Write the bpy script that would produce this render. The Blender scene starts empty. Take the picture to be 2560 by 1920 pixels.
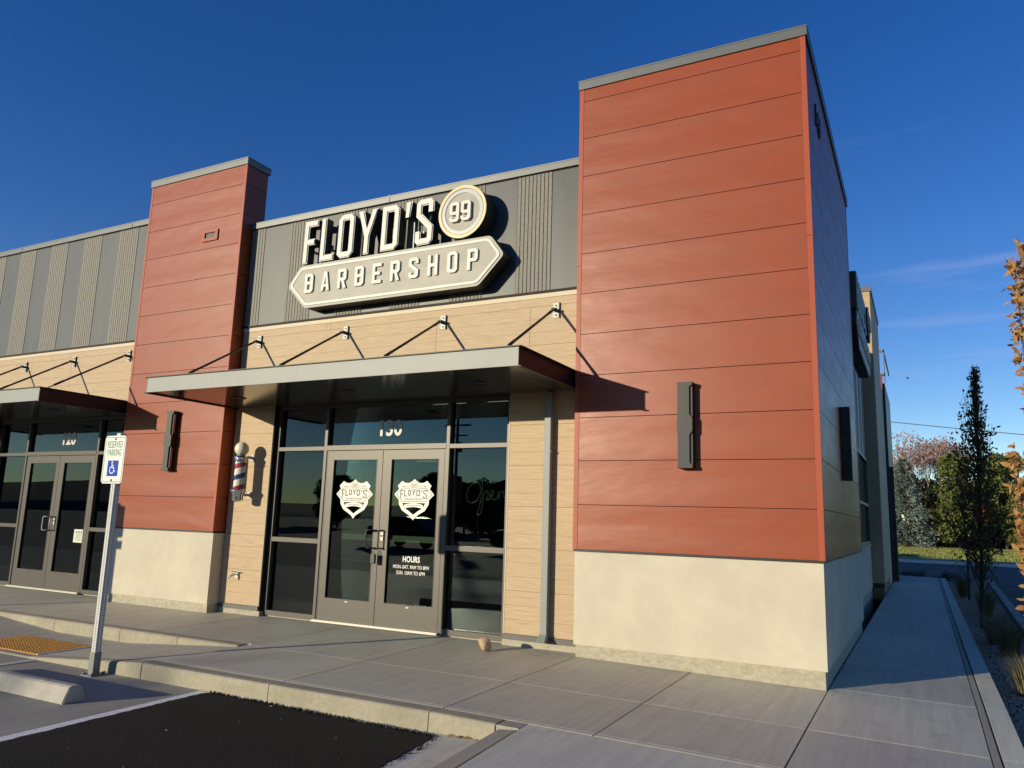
import bpy, bmesh, math, random
from mathutils import Vector, Matrix
from mathutils.geometry import tessellate_polygon
random.seed(7)
D = bpy.data; SC = bpy.context.scene; COL = SC.collection
R = math.radians

# ------------------------------------------------------------------ materials
def newmat(name):
    m = D.materials.new(name); m.use_nodes = True
    nt = m.node_tree; nt.nodes.clear()
    out = nt.nodes.new('ShaderNodeOutputMaterial'); p = nt.nodes.new('ShaderNodeBsdfPrincipled')
    nt.links.new(p.outputs[0], out.inputs[0])
    return m, nt, p
def mixc(nt, fac, a, b):
    n = nt.nodes.new('ShaderNodeMix'); n.data_type = 'RGBA'
    if hasattr(fac, 'links'): nt.links.new(fac, n.inputs[0])
    else: n.inputs[0].default_value = fac
    for s, v in ((n.inputs[6], a), (n.inputs[7], b)):
        if hasattr(v, 'links'): nt.links.new(v, s)
        else: s.default_value = (*v, 1)
    return n.outputs[2]
def noise(nt, scale, detail=4, rough=.55, sc=(1, 1, 1), dist=0, geo='Object'):
    tc = nt.nodes.new('ShaderNodeTexCoord'); mp = nt.nodes.new('ShaderNodeMapping'); n = nt.nodes.new('ShaderNodeTexNoise')
    nt.links.new(tc.outputs[geo], mp.inputs[0]); nt.links.new(mp.outputs[0], n.inputs['Vector'])
    mp.inputs['Scale'].default_value = sc
    n.inputs['Scale'].default_value = scale; n.inputs['Detail'].default_value = detail
    n.inputs['Roughness'].default_value = rough; n.inputs['Distortion'].default_value = dist
    return n.outputs[0]
def ramp(nt, v, a, b, ca=0., cb=1.):
    n = nt.nodes.new('ShaderNodeMapRange'); nt.links.new(v, n.inputs[0])
    n.inputs[1].default_value = a; n.inputs[2].default_value = b; n.inputs[3].default_value = ca; n.inputs[4].default_value = cb
    return n.outputs[0]
def bump(nt, p, h, strength=.3, dist=.01):
    b = nt.nodes.new('ShaderNodeBump'); b.inputs['Strength'].default_value = strength; b.inputs['Distance'].default_value = dist
    nt.links.new(h, b.inputs['Height']); nt.links.new(b.outputs[0], p.inputs['Normal'])
def mat(name, col, rough=.6, metal=0., col2=None, ns=4, nd=5, nsc=(1, 1, 1), lo=.35, hi=.65, bs=0., bsc=60, bd=.002, spec=.5, fine=None, coat=0., em=0.):
    m, nt, p = newmat(name)
    p.inputs['Base Color'].default_value = (*col, 1); p.inputs['Roughness'].default_value = rough; p.inputs['Metallic'].default_value = metal
    p.inputs['Specular IOR Level'].default_value = spec
    if coat: p.inputs['Coat Weight'].default_value = coat; p.inputs['Coat Roughness'].default_value = .15
    c = None
    if col2:
        c = mixc(nt, ramp(nt, noise(nt, ns, nd, sc=nsc), lo, hi), col, col2)
    if fine:
        f = ramp(nt, noise(nt, fine[0], 3, .6, sc=fine[2] if len(fine) > 2 else (1, 1, 1)), .3, .7)
        dark = tuple(v * (1 - fine[1]) for v in (1, 1, 1))
        mul = nt.nodes.new('ShaderNodeMix'); mul.data_type = 'RGBA'; mul.blend_type = 'MULTIPLY'; mul.inputs[0].default_value = 1
        if c is not None: nt.links.new(c, mul.inputs[6])
        else: mul.inputs[6].default_value = (*col, 1)
        nt.links.new(mixc(nt, f, dark, (1, 1, 1)), mul.inputs[7]); c = mul.outputs[2]
    if c is not None: nt.links.new(c, p.inputs['Base Color'])
    if bs: bump(nt, p, noise(nt, bsc, 4), bs, bd)
    if em: p.inputs['Emission Color'].default_value = (*col, 1); p.inputs['Emission Strength'].default_value = em
    return m

def mat_red(name, col, col2):
    m, nt, p = newmat(name)
    a = noise(nt, 2.2, 5, .6, (1, 1, 2.6)); b = noise(nt, 260, 2, .5)
    c = mixc(nt, ramp(nt, a, .3, .7), col, col2)
    mul = nt.nodes.new('ShaderNodeMix'); mul.data_type = 'RGBA'; mul.blend_type = 'MULTIPLY'; mul.inputs[0].default_value = 1
    nt.links.new(c, mul.inputs[6]); nt.links.new(mixc(nt, ramp(nt, b, .3, .7), (.9, .9, .9), (1.06, 1.06, 1.06)), mul.inputs[7])
    nt.links.new(mul.outputs[2], p.inputs['Base Color'])
    nt.links.new(ramp(nt, a, .3, .7, .33, .42), p.inputs['Roughness']); p.inputs['Specular IOR Level'].default_value = .36
    # each board is very slightly dished, so a soft sheen runs along it
    tc = nt.nodes.new('ShaderNodeTexCoord'); se = nt.nodes.new('ShaderNodeSeparateXYZ'); nt.links.new(tc.outputs['Object'], se.inputs[0])
    m1 = nt.nodes.new('ShaderNodeMath'); m1.operation = 'MULTIPLY_ADD'; m1.inputs[1].default_value = 2 * math.pi / .455; nt.links.new(se.outputs[2], m1.inputs[0]); nt.links.new(ramp(nt, noise(nt, .9, 2, .5, (1, 1, 2)), .3, .7, 0, 2.2), m1.inputs[2])
    m2 = nt.nodes.new('ShaderNodeMath'); m2.operation = 'SINE'; nt.links.new(m1.outputs[0], m2.inputs[0])
    m3 = nt.nodes.new('ShaderNodeMath'); m3.operation = 'MULTIPLY_ADD'; m3.inputs[1].default_value = .45; nt.links.new(m2.outputs[0], m3.inputs[0]); nt.links.new(noise(nt, 2.6, 3, .5, (.7, .7, 2.4)), m3.inputs[2])
    bump(nt, p, m3.outputs[0], .8, .0040)
    return m

M = {}
def build_materials():
    M['red'] = mat_red('red_panel', (.32, .068, .023), (.27, .054, .018))
    M['red_trim'] = mat('red_trim', (.37, .078, .034), .45, spec=.3)
    M['joint'] = mat('joint_dark', (.06, .012, .008), .8)
    M['stucco'] = mat('stucco', (.56, .50, .385), .85, col2=(.62, .56, .43), ns=1.6, nd=6, lo=.38, hi=.62, bs=.25, bsc=35, bd=.004, fine=(7, .06))
    M['stucco_side'] = M['stucco']
    M['found'] = mat('foundation_concrete', (.40, .355, .26), .9, col2=(.50, .455, .34), ns=14, nd=8, lo=.35, hi=.62, bs=.3, bsc=50, bd=.005, nsc=(1, 1, 2), fine=(60, .15))
    M['cap'] = mat('metal_cap', (.15, .157, .15), .4, .3, fine=(3, .08))
    # wood
    m, nt, p = newmat('wood_plank')
    g = noise(nt, 4.5, 7, .66, (.8, 1.0, 30), .3); l = noise(nt, 1.1, 3, .5, (1, 1, 6.6))
    c = mixc(nt, ramp(nt, g, .34, .64), (.37, .25, .13), (.57, .425, .255))
    c = mixc(nt, ramp(nt, l, .35, .65, 0, .4), c, (.47, .32, .19))
    nt.links.new(c, p.inputs['Base Color']); p.inputs['Roughness'].default_value = .6; bump(nt, p, g, .25, .002); M['wood'] = m
    M['wood_back'] = mat('wood_gap', (.20, .125, .065), .8)
    M['wood_trim'] = mat('wood_trim', (.60, .50, .35), .55)
    # grey
    M['grey'] = mat('grey_panel', (.037, .044, .045), .45, col2=(.060, .067, .064), ns=2.4, nd=5, nsc=(3, 1, .55), lo=.3, hi=.7, fine=(120, .12, (1, 1, .3)), spec=.5)
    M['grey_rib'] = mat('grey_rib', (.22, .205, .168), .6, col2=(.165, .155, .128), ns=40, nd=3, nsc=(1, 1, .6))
    M['black'] = mat('black_metal', (.012, .010, .010), .45)
    M['flash'] = mat('dark_flashing', (.022, .016, .016), .6, spec=.2)
    M['bronze'] = mat('dark_channel', (.018, .013, .013), .5, spec=.4)
    M['frame'] = mat('storefront_frame', (.075, .067, .057), .45, .3, fine=(60, .12, (1, 1, .2)))
    M['rail_grey'] = mat('base_channel', (.09, .09, .085), .5, .3)
    M['alu'] = mat('threshold', (.50, .47, .40), .45, .3)
    M['fascia'] = mat('fascia_metal', (.30, .31, .28), .52, 0., fine=(4, .08), spec=.5)
    m, nt, p = newmat('soffit_metal')
    p.inputs['Base Color'].default_value = (.10, .10, .09, 1); p.inputs['Metallic'].default_value = .6; p.inputs['Roughness'].default_value = .16
    M['soffit'] = m
    M['chrome'] = mat('chrome', (.8, .8, .8), .08, 1.)
    M['galv'] = mat('galvanised', (.27, .28, .27), .45, .4, fine=(60, .2))
    M['downspout_grey'] = mat('downspout_paint', (.23, .25, .235), .5)
    M['post_galv'] = mat('post_galvanised', (.60, .61, .58), .6, fine=(60, .15))
    M['galv_dark'] = mat('galvanised_foot', (.2, .21, .21), .5, .5)
    M['plate_grey'] = mat('bracket_plate', (.55, .55, .50), .6)
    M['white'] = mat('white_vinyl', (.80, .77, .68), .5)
    M['num'] = mat('address_vinyl', (.55, .55, .53), .5)
    M['green'] = mat('green_print', (.03, .22, .12), .5)
    M['blue'] = mat('blue_print', (.002, .055, .42), .6, spec=.2)
    M['sign_white'] = mat('sign_white', (.60, .59, .53), .45, fine=(5, .05))
    M['sign_face'] = mat('sign_face', (.29, .275, .225), .5, col2=(.36, .335, .265), ns=2.5, nd=7, nsc=(1, 1, 2.2))
    M['sign_edge'] = mat('sign_edge', (.36, .35, .28), .5)
    M['sign_side'] = mat('sign_return', (.032, .034, .030), .5)
    M['sign_grey'] = mat('badge_ring', (.52, .52, .50), .25)
    M['sign_yellow'] = mat('badge_rim', (.66, .52, .24), .4)
    M['globe'] = mat('opal_globe', (.78, .72, .58), .25)
    M['pred'] = mat('pole_red', (.35, .015, .03), .15); M['pblue'] = mat('pole_blue', (.01, .03, .12), .15); M['pwhite'] = mat('pole_white', (.75, .71, .6), .15)
    M['sconce'] = mat('sconce_metal', (.013, .012, .010), .5); M['sconce_in'] = mat('sconce_black', (.006, .006, .006), .5)
    M['walk'] = None
    for nm, ca, cb, sc in (('walk', (.57, .535, .415), (.475, .445, .35), .9), ('kerb', (.40, .36, .255), (.31, .28, .20), 2.4), ('pad', (.38, .355, .28), (.31, .29, .232), 1.3), ('slab', (.66, .64, .505), (.58, .56, .45), 1.2)):
        m, nt, p = newmat(nm + '_concrete')
        a = noise(nt, sc, 6, .6, (1, .5, 1)); b = noise(nt, 22, 3, .6, (1.0, .06, 1) if nm != 'kerb' else (1, 1, 1)); f = noise(nt, 190, 2)
        c = mixc(nt, ramp(nt, a, .32, .68), ca, cb)
        for tex, k in ((b, .10), (f, .12)):
            mul = nt.nodes.new('ShaderNodeMix'); mul.data_type = 'RGBA'; mul.blend_type = 'MULTIPLY'; mul.inputs[0].default_value = 1
            nt.links.new(c, mul.inputs[6]); nt.links.new(mixc(nt, ramp(nt, tex, .3, .7), (1 - k,) * 3, (1 + k,) * 3), mul.inputs[7]); c = mul.outputs[2]
        if nm in ('walk', 'slab'):
            gi = nt.nodes.new('ShaderNodeNewGeometry'); mul = nt.nodes.new('ShaderNodeMix'); mul.data_type = 'RGBA'; mul.blend_type = 'MULTIPLY'; mul.inputs[0].default_value = 1
            nt.links.new(c, mul.inputs[6]); nt.links.new(mixc(nt, gi.outputs['Random Per Island'], (.90, .90, .91), (1.05, 1.05, 1.03)), mul.inputs[7]); c = mul.outputs[2]
            st = noise(nt, 3.3, 7, .7); mul = nt.nodes.new('ShaderNodeMix'); mul.data_type = 'RGBA'; mul.blend_type = 'MULTIPLY'; mul.inputs[0].default_value = 1
            nt.links.new(c, mul.inputs[6]); nt.links.new(mixc(nt, ramp(nt, st, .56, .70), (1, 1, 1), (.86, .84, .82)), mul.inputs[7]); c = mul.outputs[2]
        if nm == 'kerb':
            s = noise(nt, 14, 6, .7); mul = nt.nodes.new('ShaderNodeMix'); mul.data_type = 'RGBA'; mul.blend_type = 'MULTIPLY'; mul.inputs[0].default_value = 1
            nt.links.new(c, mul.inputs[6]); nt.links.new(mixc(nt, ramp(nt, s, .62, .72), (1, 1, 1), (.6, .56, .5)), mul.inputs[7]); c = mul.outputs[2]
        nt.links.new(c, p.inputs['Base Color']); p.inputs['Roughness'].default_value = .62 if nm == 'walk' else .8; bump(nt, p, b, .15, .002)
        M[nm] = m
    M['score'] = mat('score_sun_and_pad_edge', (.95, .91, .80), .8)  # near-white paints sun caught by tooled edges; also borders the tactile pad
    M['stop'] = mat('wheel_stop_concrete', (.50, .465, .385), .85, col2=(.42, .39, .32), ns=6, fine=(90, .15), bs=.3, bsc=80)
    M['asph_new'] = mat('fresh_asphalt', (.0065, .0052, .0045), .8, col2=(.0125, .0098, .008), ns=2, fine=(75, .65), bs=1., bsc=90, bd=.03, spec=.3)
    M['asph'] = mat('asphalt', (.055, .055, .052), .9, col2=(.045, .044, .042), ns=1, fine=(80, .3), bs=.4, bsc=90, bd=.006)
    M['asph_drive'] = mat('drive_asphalt', (.06, .062, .064), .9, col2=(.05, .05, .052), ns=1)
    # white road paint, worn
    m, nt, p = newmat('worn_paint')
    w = noise(nt, 26, 8, .75); c = mixc(nt, ramp(nt, w, .57, .62), (.92, .90, .84), (.30, .27, .24))
    nt.links.new(c, p.inputs['Base Color']); p.inputs['Roughness'].default_value = .7; M['paint'] = m
    M['paint_lot'] = mat('lot_paint', (.6, .6, .56), .7)
    M['tact'] = mat('tactile_yellow', (.62, .30, .035), .6, col2=(.5, .24, .03), ns=9)
    M['bed'] = mat('bed_soil', (.16, .115, .075), .95, col2=(.24, .18, .125), ns=30, bs=1, bsc=60, bd=.03)
    M['stone'] = mat('gravel_stone', (.55, .43, .32), .85, col2=(.28, .21, .15), ns=40)
    M['rock'] = mat('river_rock', (.50, .375, .225), .7, col2=(.40, .29, .17), ns=8, nd=6, bs=.2, bsc=30)
    M['leaf_dry'] = mat('dry_leaf', (.32, .15, .05), .7)
    M['pebble'] = mat('white_litter', (.55, .53, .48), .8)
    M['lawn'] = mat('lawn', (.22, .27, .07), .9, col2=(.34, .31, .11), ns=.6, nd=6, bs=.5, bsc=20, bd=.05)
    M['far_kerb'] = mat('far_kerb', (.75, .70, .56), .85)
    M['bark'] = mat('bark', (.07, .05, .035), .9, bs=.6, bsc=50, bd=.01)
    M['bark_pale'] = mat('pale_bark', (.42, .34, .30), .85)
    def leafmat(nm, a, b, sub=.25):
        m, nt, p = newmat(nm)
        oi = nt.nodes.new('ShaderNodeNewGeometry'); c = mixc(nt, oi.outputs['Random Per Island'], a, b)
        nt.links.new(c, p.inputs['Base Color']); p.inputs['Roughness'].default_value = .6
        tr = nt.nodes.new('ShaderNodeBsdfTranslucent'); nt.links.new(c, tr.inputs[0]); mx = nt.nodes.new('ShaderNodeMixShader'); mx.inputs[0].default_value = sub
        nt.links.new(p.outputs[0], mx.inputs[1]); nt.links.new(tr.outputs[0], mx.inputs[2])
        nt.links.new(mx.outputs[0], [n for n in nt.nodes if n.type == 'OUTPUT_MATERIAL'][0].inputs[0])
        return m
    M['lf_column'] = leafmat('olive_leaf', (.10, .095, .03), (.26, .14, .04), .4)
    M['lf_orange'] = leafmat('golden_leaf', (.36, .17, .055), (.56, .32, .11), .25)
    M['lf_spruce'] = leafmat('spruce_needle', (.10, .14, .12), (.24, .29, .24), .1)
    M['lf_pine'] = leafmat('pine_needle', (.085, .115, .025), (.20, .21, .055), .2)
    M['lf_dark'] = leafmat('dark_shrub_leaf', (.02, .03, .012), (.06, .05, .02), .1)
    M['lf_pink'] = leafmat('dry_pink_leaf', (.34, .17, .15), (.48, .32, .28), .2)
    M['lf_rust'] = leafmat('rust_leaf', (.22, .07, .03), (.35, .12, .04), .2)
    M['lf_grass'] = leafmat('straw_blade', (.10, .10, .04), (.26, .20, .10), .2)
    M['lf_lawn'] = leafmat('lawn_blade', (.14, .19, .035), (.30, .29, .08), .3)
    M['fence'] = mat('fence_wood', (.07, .045, .03), .9)
    # glass: dark tinted pane
    m, nt, p = newmat('tinted_glass'); nt.nodes.remove(p)
    out = [n for n in nt.nodes if n.type == 'OUTPUT_MATERIAL'][0]
    gl = nt.nodes.new('ShaderNodeBsdfGlossy'); gl.inputs['Roughness'].default_value = 0.0; gl.inputs[0].default_value = (.86, .97, 1, 1)
    tr = nt.nodes.new('ShaderNodeBsdfTransparent'); tr.inputs[0].default_value = (.46, .52, .47, 1)
    fr = nt.nodes.new('ShaderNodeFresnel'); fr.inputs[0].default_value = 1.56
    mx = nt.nodes.new('ShaderNodeMixShader'); nt.links.new(fr.outputs[0], mx.inputs[0]); nt.links.new(tr.outputs[0], mx.inputs[1]); nt.links.new(gl.outputs[0], mx.inputs[2])
    nt.links.new(mx.outputs[0], out.inputs[0]); M['glass'] = m
    M['inside'] = mat('interior_dark', (.012, .012, .012), .8); M['inside_floor'] = mat('interior_floor', (.02, .018, .016), .5)
    M['inside_mid'] = mat('interior_counter', (.16, .17, .15), .6)
    M['inside_light'] = mat('ceiling_light_panel', (.9, .9, .8), .5, em=1.2)
    M['bulb'] = mat('small_bulb', (1, .9, .7), .5, em=6)
    M['push'] = mat('push_bar_metal', (.62, .66, .58), .4)
    M['neon'] = mat('unlit_neon_tube', (.30, .33, .34), .15)
    M['white2'] = mat('cream_paper', (.55, .52, .40), .7)
    M['paper'] = mat('paper', (.62, .68, .55), .7)
    M['wire'] = mat('cable', (.12, .12, .12), .6)
    M['pole_wood'] = mat('utility_pole', (.06, .045, .035), .9)
    M['house'] = mat('far_house', (.10, .085, .075), .8); M['roof'] = mat('far_roof', (.03, .03, .032), .9)
    M['hill'] = mat('hill', (.10, .085, .06), 1., col2=(.07, .07, .05), ns=.01)
    M['car'] = mat('car_paint', (.006, .008, .015), .35, 0.); M['car_glass'] = mat('car_window', (.01, .012, .014), .05); M['tyre'] = mat('tyre', (.01, .01, .01), .8)
build_materials()

# ------------------------------------------------------------------ mesh builder
class MB:
    def __init__(s): s.v = []; s.f = []; s.m = []; s.sm = []
    def add(s, vs, fs, mi=0, T=None, smooth=False):
        o = len(s.v)
        for v in vs:
            v = Vector(v)
            s.v.append(tuple(T @ v) if T is not None else tuple(v))
        for f in fs: s.f.append(tuple(i + o for i in f)); s.m.append(mi); s.sm.append(smooth)
        return s
    def box(s, x0, x1, y0, y1, z0, z1, mi=0, T=None, b=0.):
        if b > 0:
            bm = bmesh.new(); bmesh.ops.create_cube(bm, size=1)
            for v in bm.verts: v.co = Vector(((x0 + x1) / 2 + v.co.x * (x1 - x0), (y0 + y1) / 2 + v.co.y * (y1 - y0), (z0 + z1) / 2 + v.co.z * (z1 - z0)))
            bmesh.ops.bevel(bm, geom=bm.edges[:], offset=b, segments=2, affect='EDGES', profile=.6)
            bm.verts.index_update(); vs = [v.co.copy() for v in bm.verts]; fs = [[v.index for v in f.verts] for f in bm.faces]; bm.free()
            return s.add(vs, fs, mi, T)
        vs = [(x0, y0, z0), (x1, y0, z0), (x1, y1, z0), (x0, y1, z0), (x0, y0, z1), (x1, y0, z1), (x1, y1, z1), (x0, y1, z1)]
        fs = [(0, 3, 2, 1), (4, 5, 6, 7), (0, 1, 5, 4), (1, 2, 6, 5), (2, 3, 7, 6), (3, 0, 4, 7)]
        return s.add(vs, fs, mi, T)
    def hexa(s, bot, top, mi=0, T=None):
        return s.add(list(bot) + list(top), [(0, 3, 2, 1), (4, 5, 6, 7), (0, 1, 5, 4), (1, 2, 6, 5), (2, 3, 7, 6), (3, 0, 4, 7)], mi, T)
    # polygon in the x-z plane (list of (x,z)), front at y0, back at y1; holes optional
    def prism(s, poly, y0, y1, mi=0, side=None, holes=(), T=None, back=True):
        side = mi if side is None else side
        loops = [list(poly)] + [list(h) for h in holes]
        tri = tessellate_polygon([[Vector((p[0], p[1], 0)) for p in l] for l in loops])
        flat = [p for l in loops for p in l]; n = len(flat)
        vs = [(p[0], y0, p[1]) for p in flat] + [(p[0], y1, p[1]) for p in flat]
        ff = []
        for t in tri:
            a, b, c = (flat[i] for i in t)
            cr = (b[0] - a[0]) * (c[1] - a[1]) - (b[1] - a[1]) * (c[0] - a[0])
            if abs(cr) < 1e-12: continue
            ff.append(tuple(t) if cr > 0 else tuple(reversed(t)))
        s.add(vs, ff, mi, T)
        o = len(s.v) - 2 * n
        if back:
            for t in ff: s.f.append(tuple(o + n + i for i in reversed(t))); s.m.append(side); s.sm.append(False)
        k = 0
        for li, l in enumerate(loops):
            m_ = len(l); area = sum(l[i][0] * l[(i + 1) % m_][1] - l[(i + 1) % m_][0] * l[i][1] for i in range(m_))
            ccw = (area > 0) == (li == 0)
            for i in range(m_):
                a = o + k + i; b = o + k + (i + 1) % m_
                q = (a, a + n, b + n, b) if ccw else (a, b, b + n, a + n)
                s.f.append(q); s.m.append(side); s.sm.append(False)
            k += m_
        return s
    # stroke of width t along 2-D points in the x-z plane, mitred
    def stroke(s, pts, t, y0, y1, closed=False, mi=0, side=None, T=None):
        side = mi if side is None else side
        n = len(pts); P = [Vector(p) for p in pts]; L = []; Rr = []
        for i in range(n):
            if closed: a, b, c = P[i - 1], P[i], P[(i + 1) % n]
            else: a, b, c = P[max(i - 1, 0)], P[i], P[min(i + 1, n - 1)]
            d1 = (b - a).normalized() if (b - a).length > 1e-9 else (c - b).normalized()
            d2 = (c - b).normalized() if (c - b).length > 1e-9 else d1
            n1 = Vector((-d1.y, d1.x)); n2 = Vector((-d2.y, d2.x)); mm = (n1 + n2).normalized(); k = t / 2 / max(.35, mm.dot(n1))
            L.append(b + mm * k); Rr.append(b - mm * k)
        o = len(s.v)
        for q in L: s.v.append(tuple(T @ Vector((q.x, y0, q.y))) if T is not None else (q.x, y0, q.y))
        for q in Rr: s.v.append(tuple(T @ Vector((q.x, y0, q.y))) if T is not None else (q.x, y0, q.y))
        for q in L: s.v.append(tuple(T @ Vector((q.x, y1, q.y))) if T is not None else (q.x, y1, q.y))
        for q in Rr: s.v.append(tuple(T @ Vector((q.x, y1, q.y))) if T is not None else (q.x, y1, q.y))
        def F(f, m_): s.f.append(tuple(o + i for i in f)); s.m.append(m_); s.sm.append(False)
        for i in range(n if closed else n - 1):
            j = (i + 1) % n
            F((i, n + i, n + j, j), mi); F((2 * n + i, 2 * n + j, 3 * n + j, 3 * n + i), side)
            F((i, j, 2 * n + j, 2 * n + i), side); F((n + i, 3 * n + i, 3 * n + j, n + j), side)
        if not closed:
            F((0, 2 * n, 3 * n, n), side); F((n - 1, 2 * n - 1, 4 * n - 1, 3 * n - 1), side)
        return s
    def tube(s, pts, r, seg=8, mi=0, T=None, smooth=True, cap=True):
        P = [Vector(p) for p in pts]; n = len(P); rs = r if isinstance(r, (list, tuple)) else [r] * n
        o = len(s.v); up = None
        for i in range(n):
            d = (P[min(i + 1, n - 1)] - P[max(i - 1, 0)]).normalized()
            if up is None: up = d.orthogonal().normalized()
            else:
                up = up - d * up.dot(d)
                up = up.normalized() if up.length > 1e-6 else d.orthogonal().normalized()
            w = d.cross(up)
            for k in range(seg):
                a = 2 * math.pi * k / seg; q = P[i] + (up * math.cos(a) + w * math.sin(a)) * rs[i]
                s.v.append(tuple(T @ q) if T is not None else tuple(q))
        for i in range(n - 1):
            for k in range(seg):
                a = o + i * seg + k; b = o + i * seg + (k + 1) % seg
                s.f.append((a, b, b + seg, a + seg)); s.m.append(mi); s.sm.append(smooth)
        if cap:
            s.f.append(tuple(o + k for k in reversed(range(seg)))); s.m.append(mi); s.sm.append(False)
            s.f.append(tuple(o + (n - 1) * seg + k for k in range(seg))); s.m.append(mi); s.sm.append(False)
        return s
    def lathe(s, prof, seg=24, mi=0, T=None, smooth=True):
        o = len(s.v); n = len(prof)
        for r, z in prof:
            for k in range(seg):
                a = 2 * math.pi * k / seg; q = Vector((r * math.cos(a), r * math.sin(a), z)); s.v.append(tuple(T @ q) if T is not None else tuple(q))
        for i in range(n - 1):
            for k in range(seg):
                a = o + i * seg + k; b = o + i * seg + (k + 1) % seg
                s.f.append((a, b, b + seg, a + seg)); s.m.append(mi); s.sm.append(smooth)
        s.f.append(tuple(o + k for k in reversed(range(seg)))); s.m.append(mi); s.sm.append(False)
        s.f.append(tuple(o + (n - 1) * seg + k for k in range(seg))); s.m.append(mi); s.sm.append(False)
        return s
    def build(s, name, mats, parent=None, world=True):
        me = D.meshes.new(name); me.from_pydata(s.v, [], s.f)
        if not isinstance(mats, (list, tuple)): mats = [mats]
        for m in mats: me.materials.append(M[m] if isinstance(m, str) else m)
        me.polygons.foreach_set('material_index', s.m); me.polygons.foreach_set('use_smooth', s.sm); me.update()
        o = D.objects.new(name, me); COL.objects.link(o)
        if parent is not None:
            o.parent = parent
            if world:
                w = Vector((0, 0, 0)); q = parent
                while q is not None: w += q.location; q = q.parent
                o.location = -w
        return o
def build_groups(mb, name, mats, parent, axis=0, gap=.3):
    n = len(mb.v); par = list(range(n))
    def fd(a):
        while par[a] != a: par[a] = par[par[a]]; a = par[a]
        return a
    for f in mb.f:
        for v in f[1:]: par[fd(v)] = fd(f[0])
    comp = {}
    for i, f in enumerate(mb.f): comp.setdefault(fd(f[0]), []).append(i)
    rows_ = []
    for k, fl in comp.items():
        xs = [mb.v[v][axis] for i in fl for v in mb.f[i]]; rows_.append((min(xs), max(xs), fl))
    rows_.sort(key=lambda r: r[0]); groups = []; end = -1e9
    for a, b, fl in rows_:
        if a > end + gap: groups.append([])
        groups[-1] += fl; end = max(end, b)
    out = []
    for fl in groups:
        q = MB(); mp = {}
        for i in fl:
            f = []
            for v in mb.f[i]:
                if v not in mp: mp[v] = len(q.v); q.v.append(mb.v[v])
                f.append(mp[v])
            q.f.append(tuple(f)); q.m.append(mb.m[i]); q.sm.append(mb.sm[i])
        out.append(q.build(name, mats, parent))
    return out
def tag(o, label=None, cat=None, group=None, kind=None):
    if label: o['label'] = label
    if cat: o['category'] = cat
    if group: o['group'] = group
    if kind: o['kind'] = kind
    return o
def empty(name, loc, label=None, cat=None, group=None, rz=0):
    o = D.objects.new(name, None); COL.objects.link(o); o.location = loc; o.rotation_euler = (0, 0, rz); o.empty_display_size = .2
    return tag(o, label, cat, group)
def kids(o): return [c for c in D.objects if c.parent == o]
def copy_tree(o, parent=None):
    c = o.copy(); COL.objects.link(c)
    if parent is not None: c.parent = parent
    for ch in kids(o): copy_tree(ch, c)
    return c
def text_into(mb, s, size, T, mi=0, ext=.001, sx=1., bold=0., align='CENTER', sp=1.):
    cu = D.curves.new('txt', 'FONT'); cu.body = s; cu.size = size; cu.extrude = ext; cu.offset = bold; cu.align_x = align; cu.space_character = sp; cu.resolution_u = 3
    ob = D.objects.new('txt', cu); COL.objects.link(ob); dg = bpy.context.evaluated_depsgraph_get(); ev = ob.evaluated_get(dg); me = ev.to_mesh()
    # text plane x-y -> x-z, facing -y
    K = T @ Matrix(((sx, 0, 0, 0), (0, 0, -1, 0), (0, 1, 0, 0), (0, 0, 0, 1)))
    mb.add([v.co.copy() for v in me.vertices], [tuple(p.vertices) for p in me.polygons], mi, K)
    ev.to_mesh_clear(); D.objects.remove(ob); D.curves.remove(cu)
def TL(x, y, z): return Matrix.Translation((x, y, z))

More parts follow.
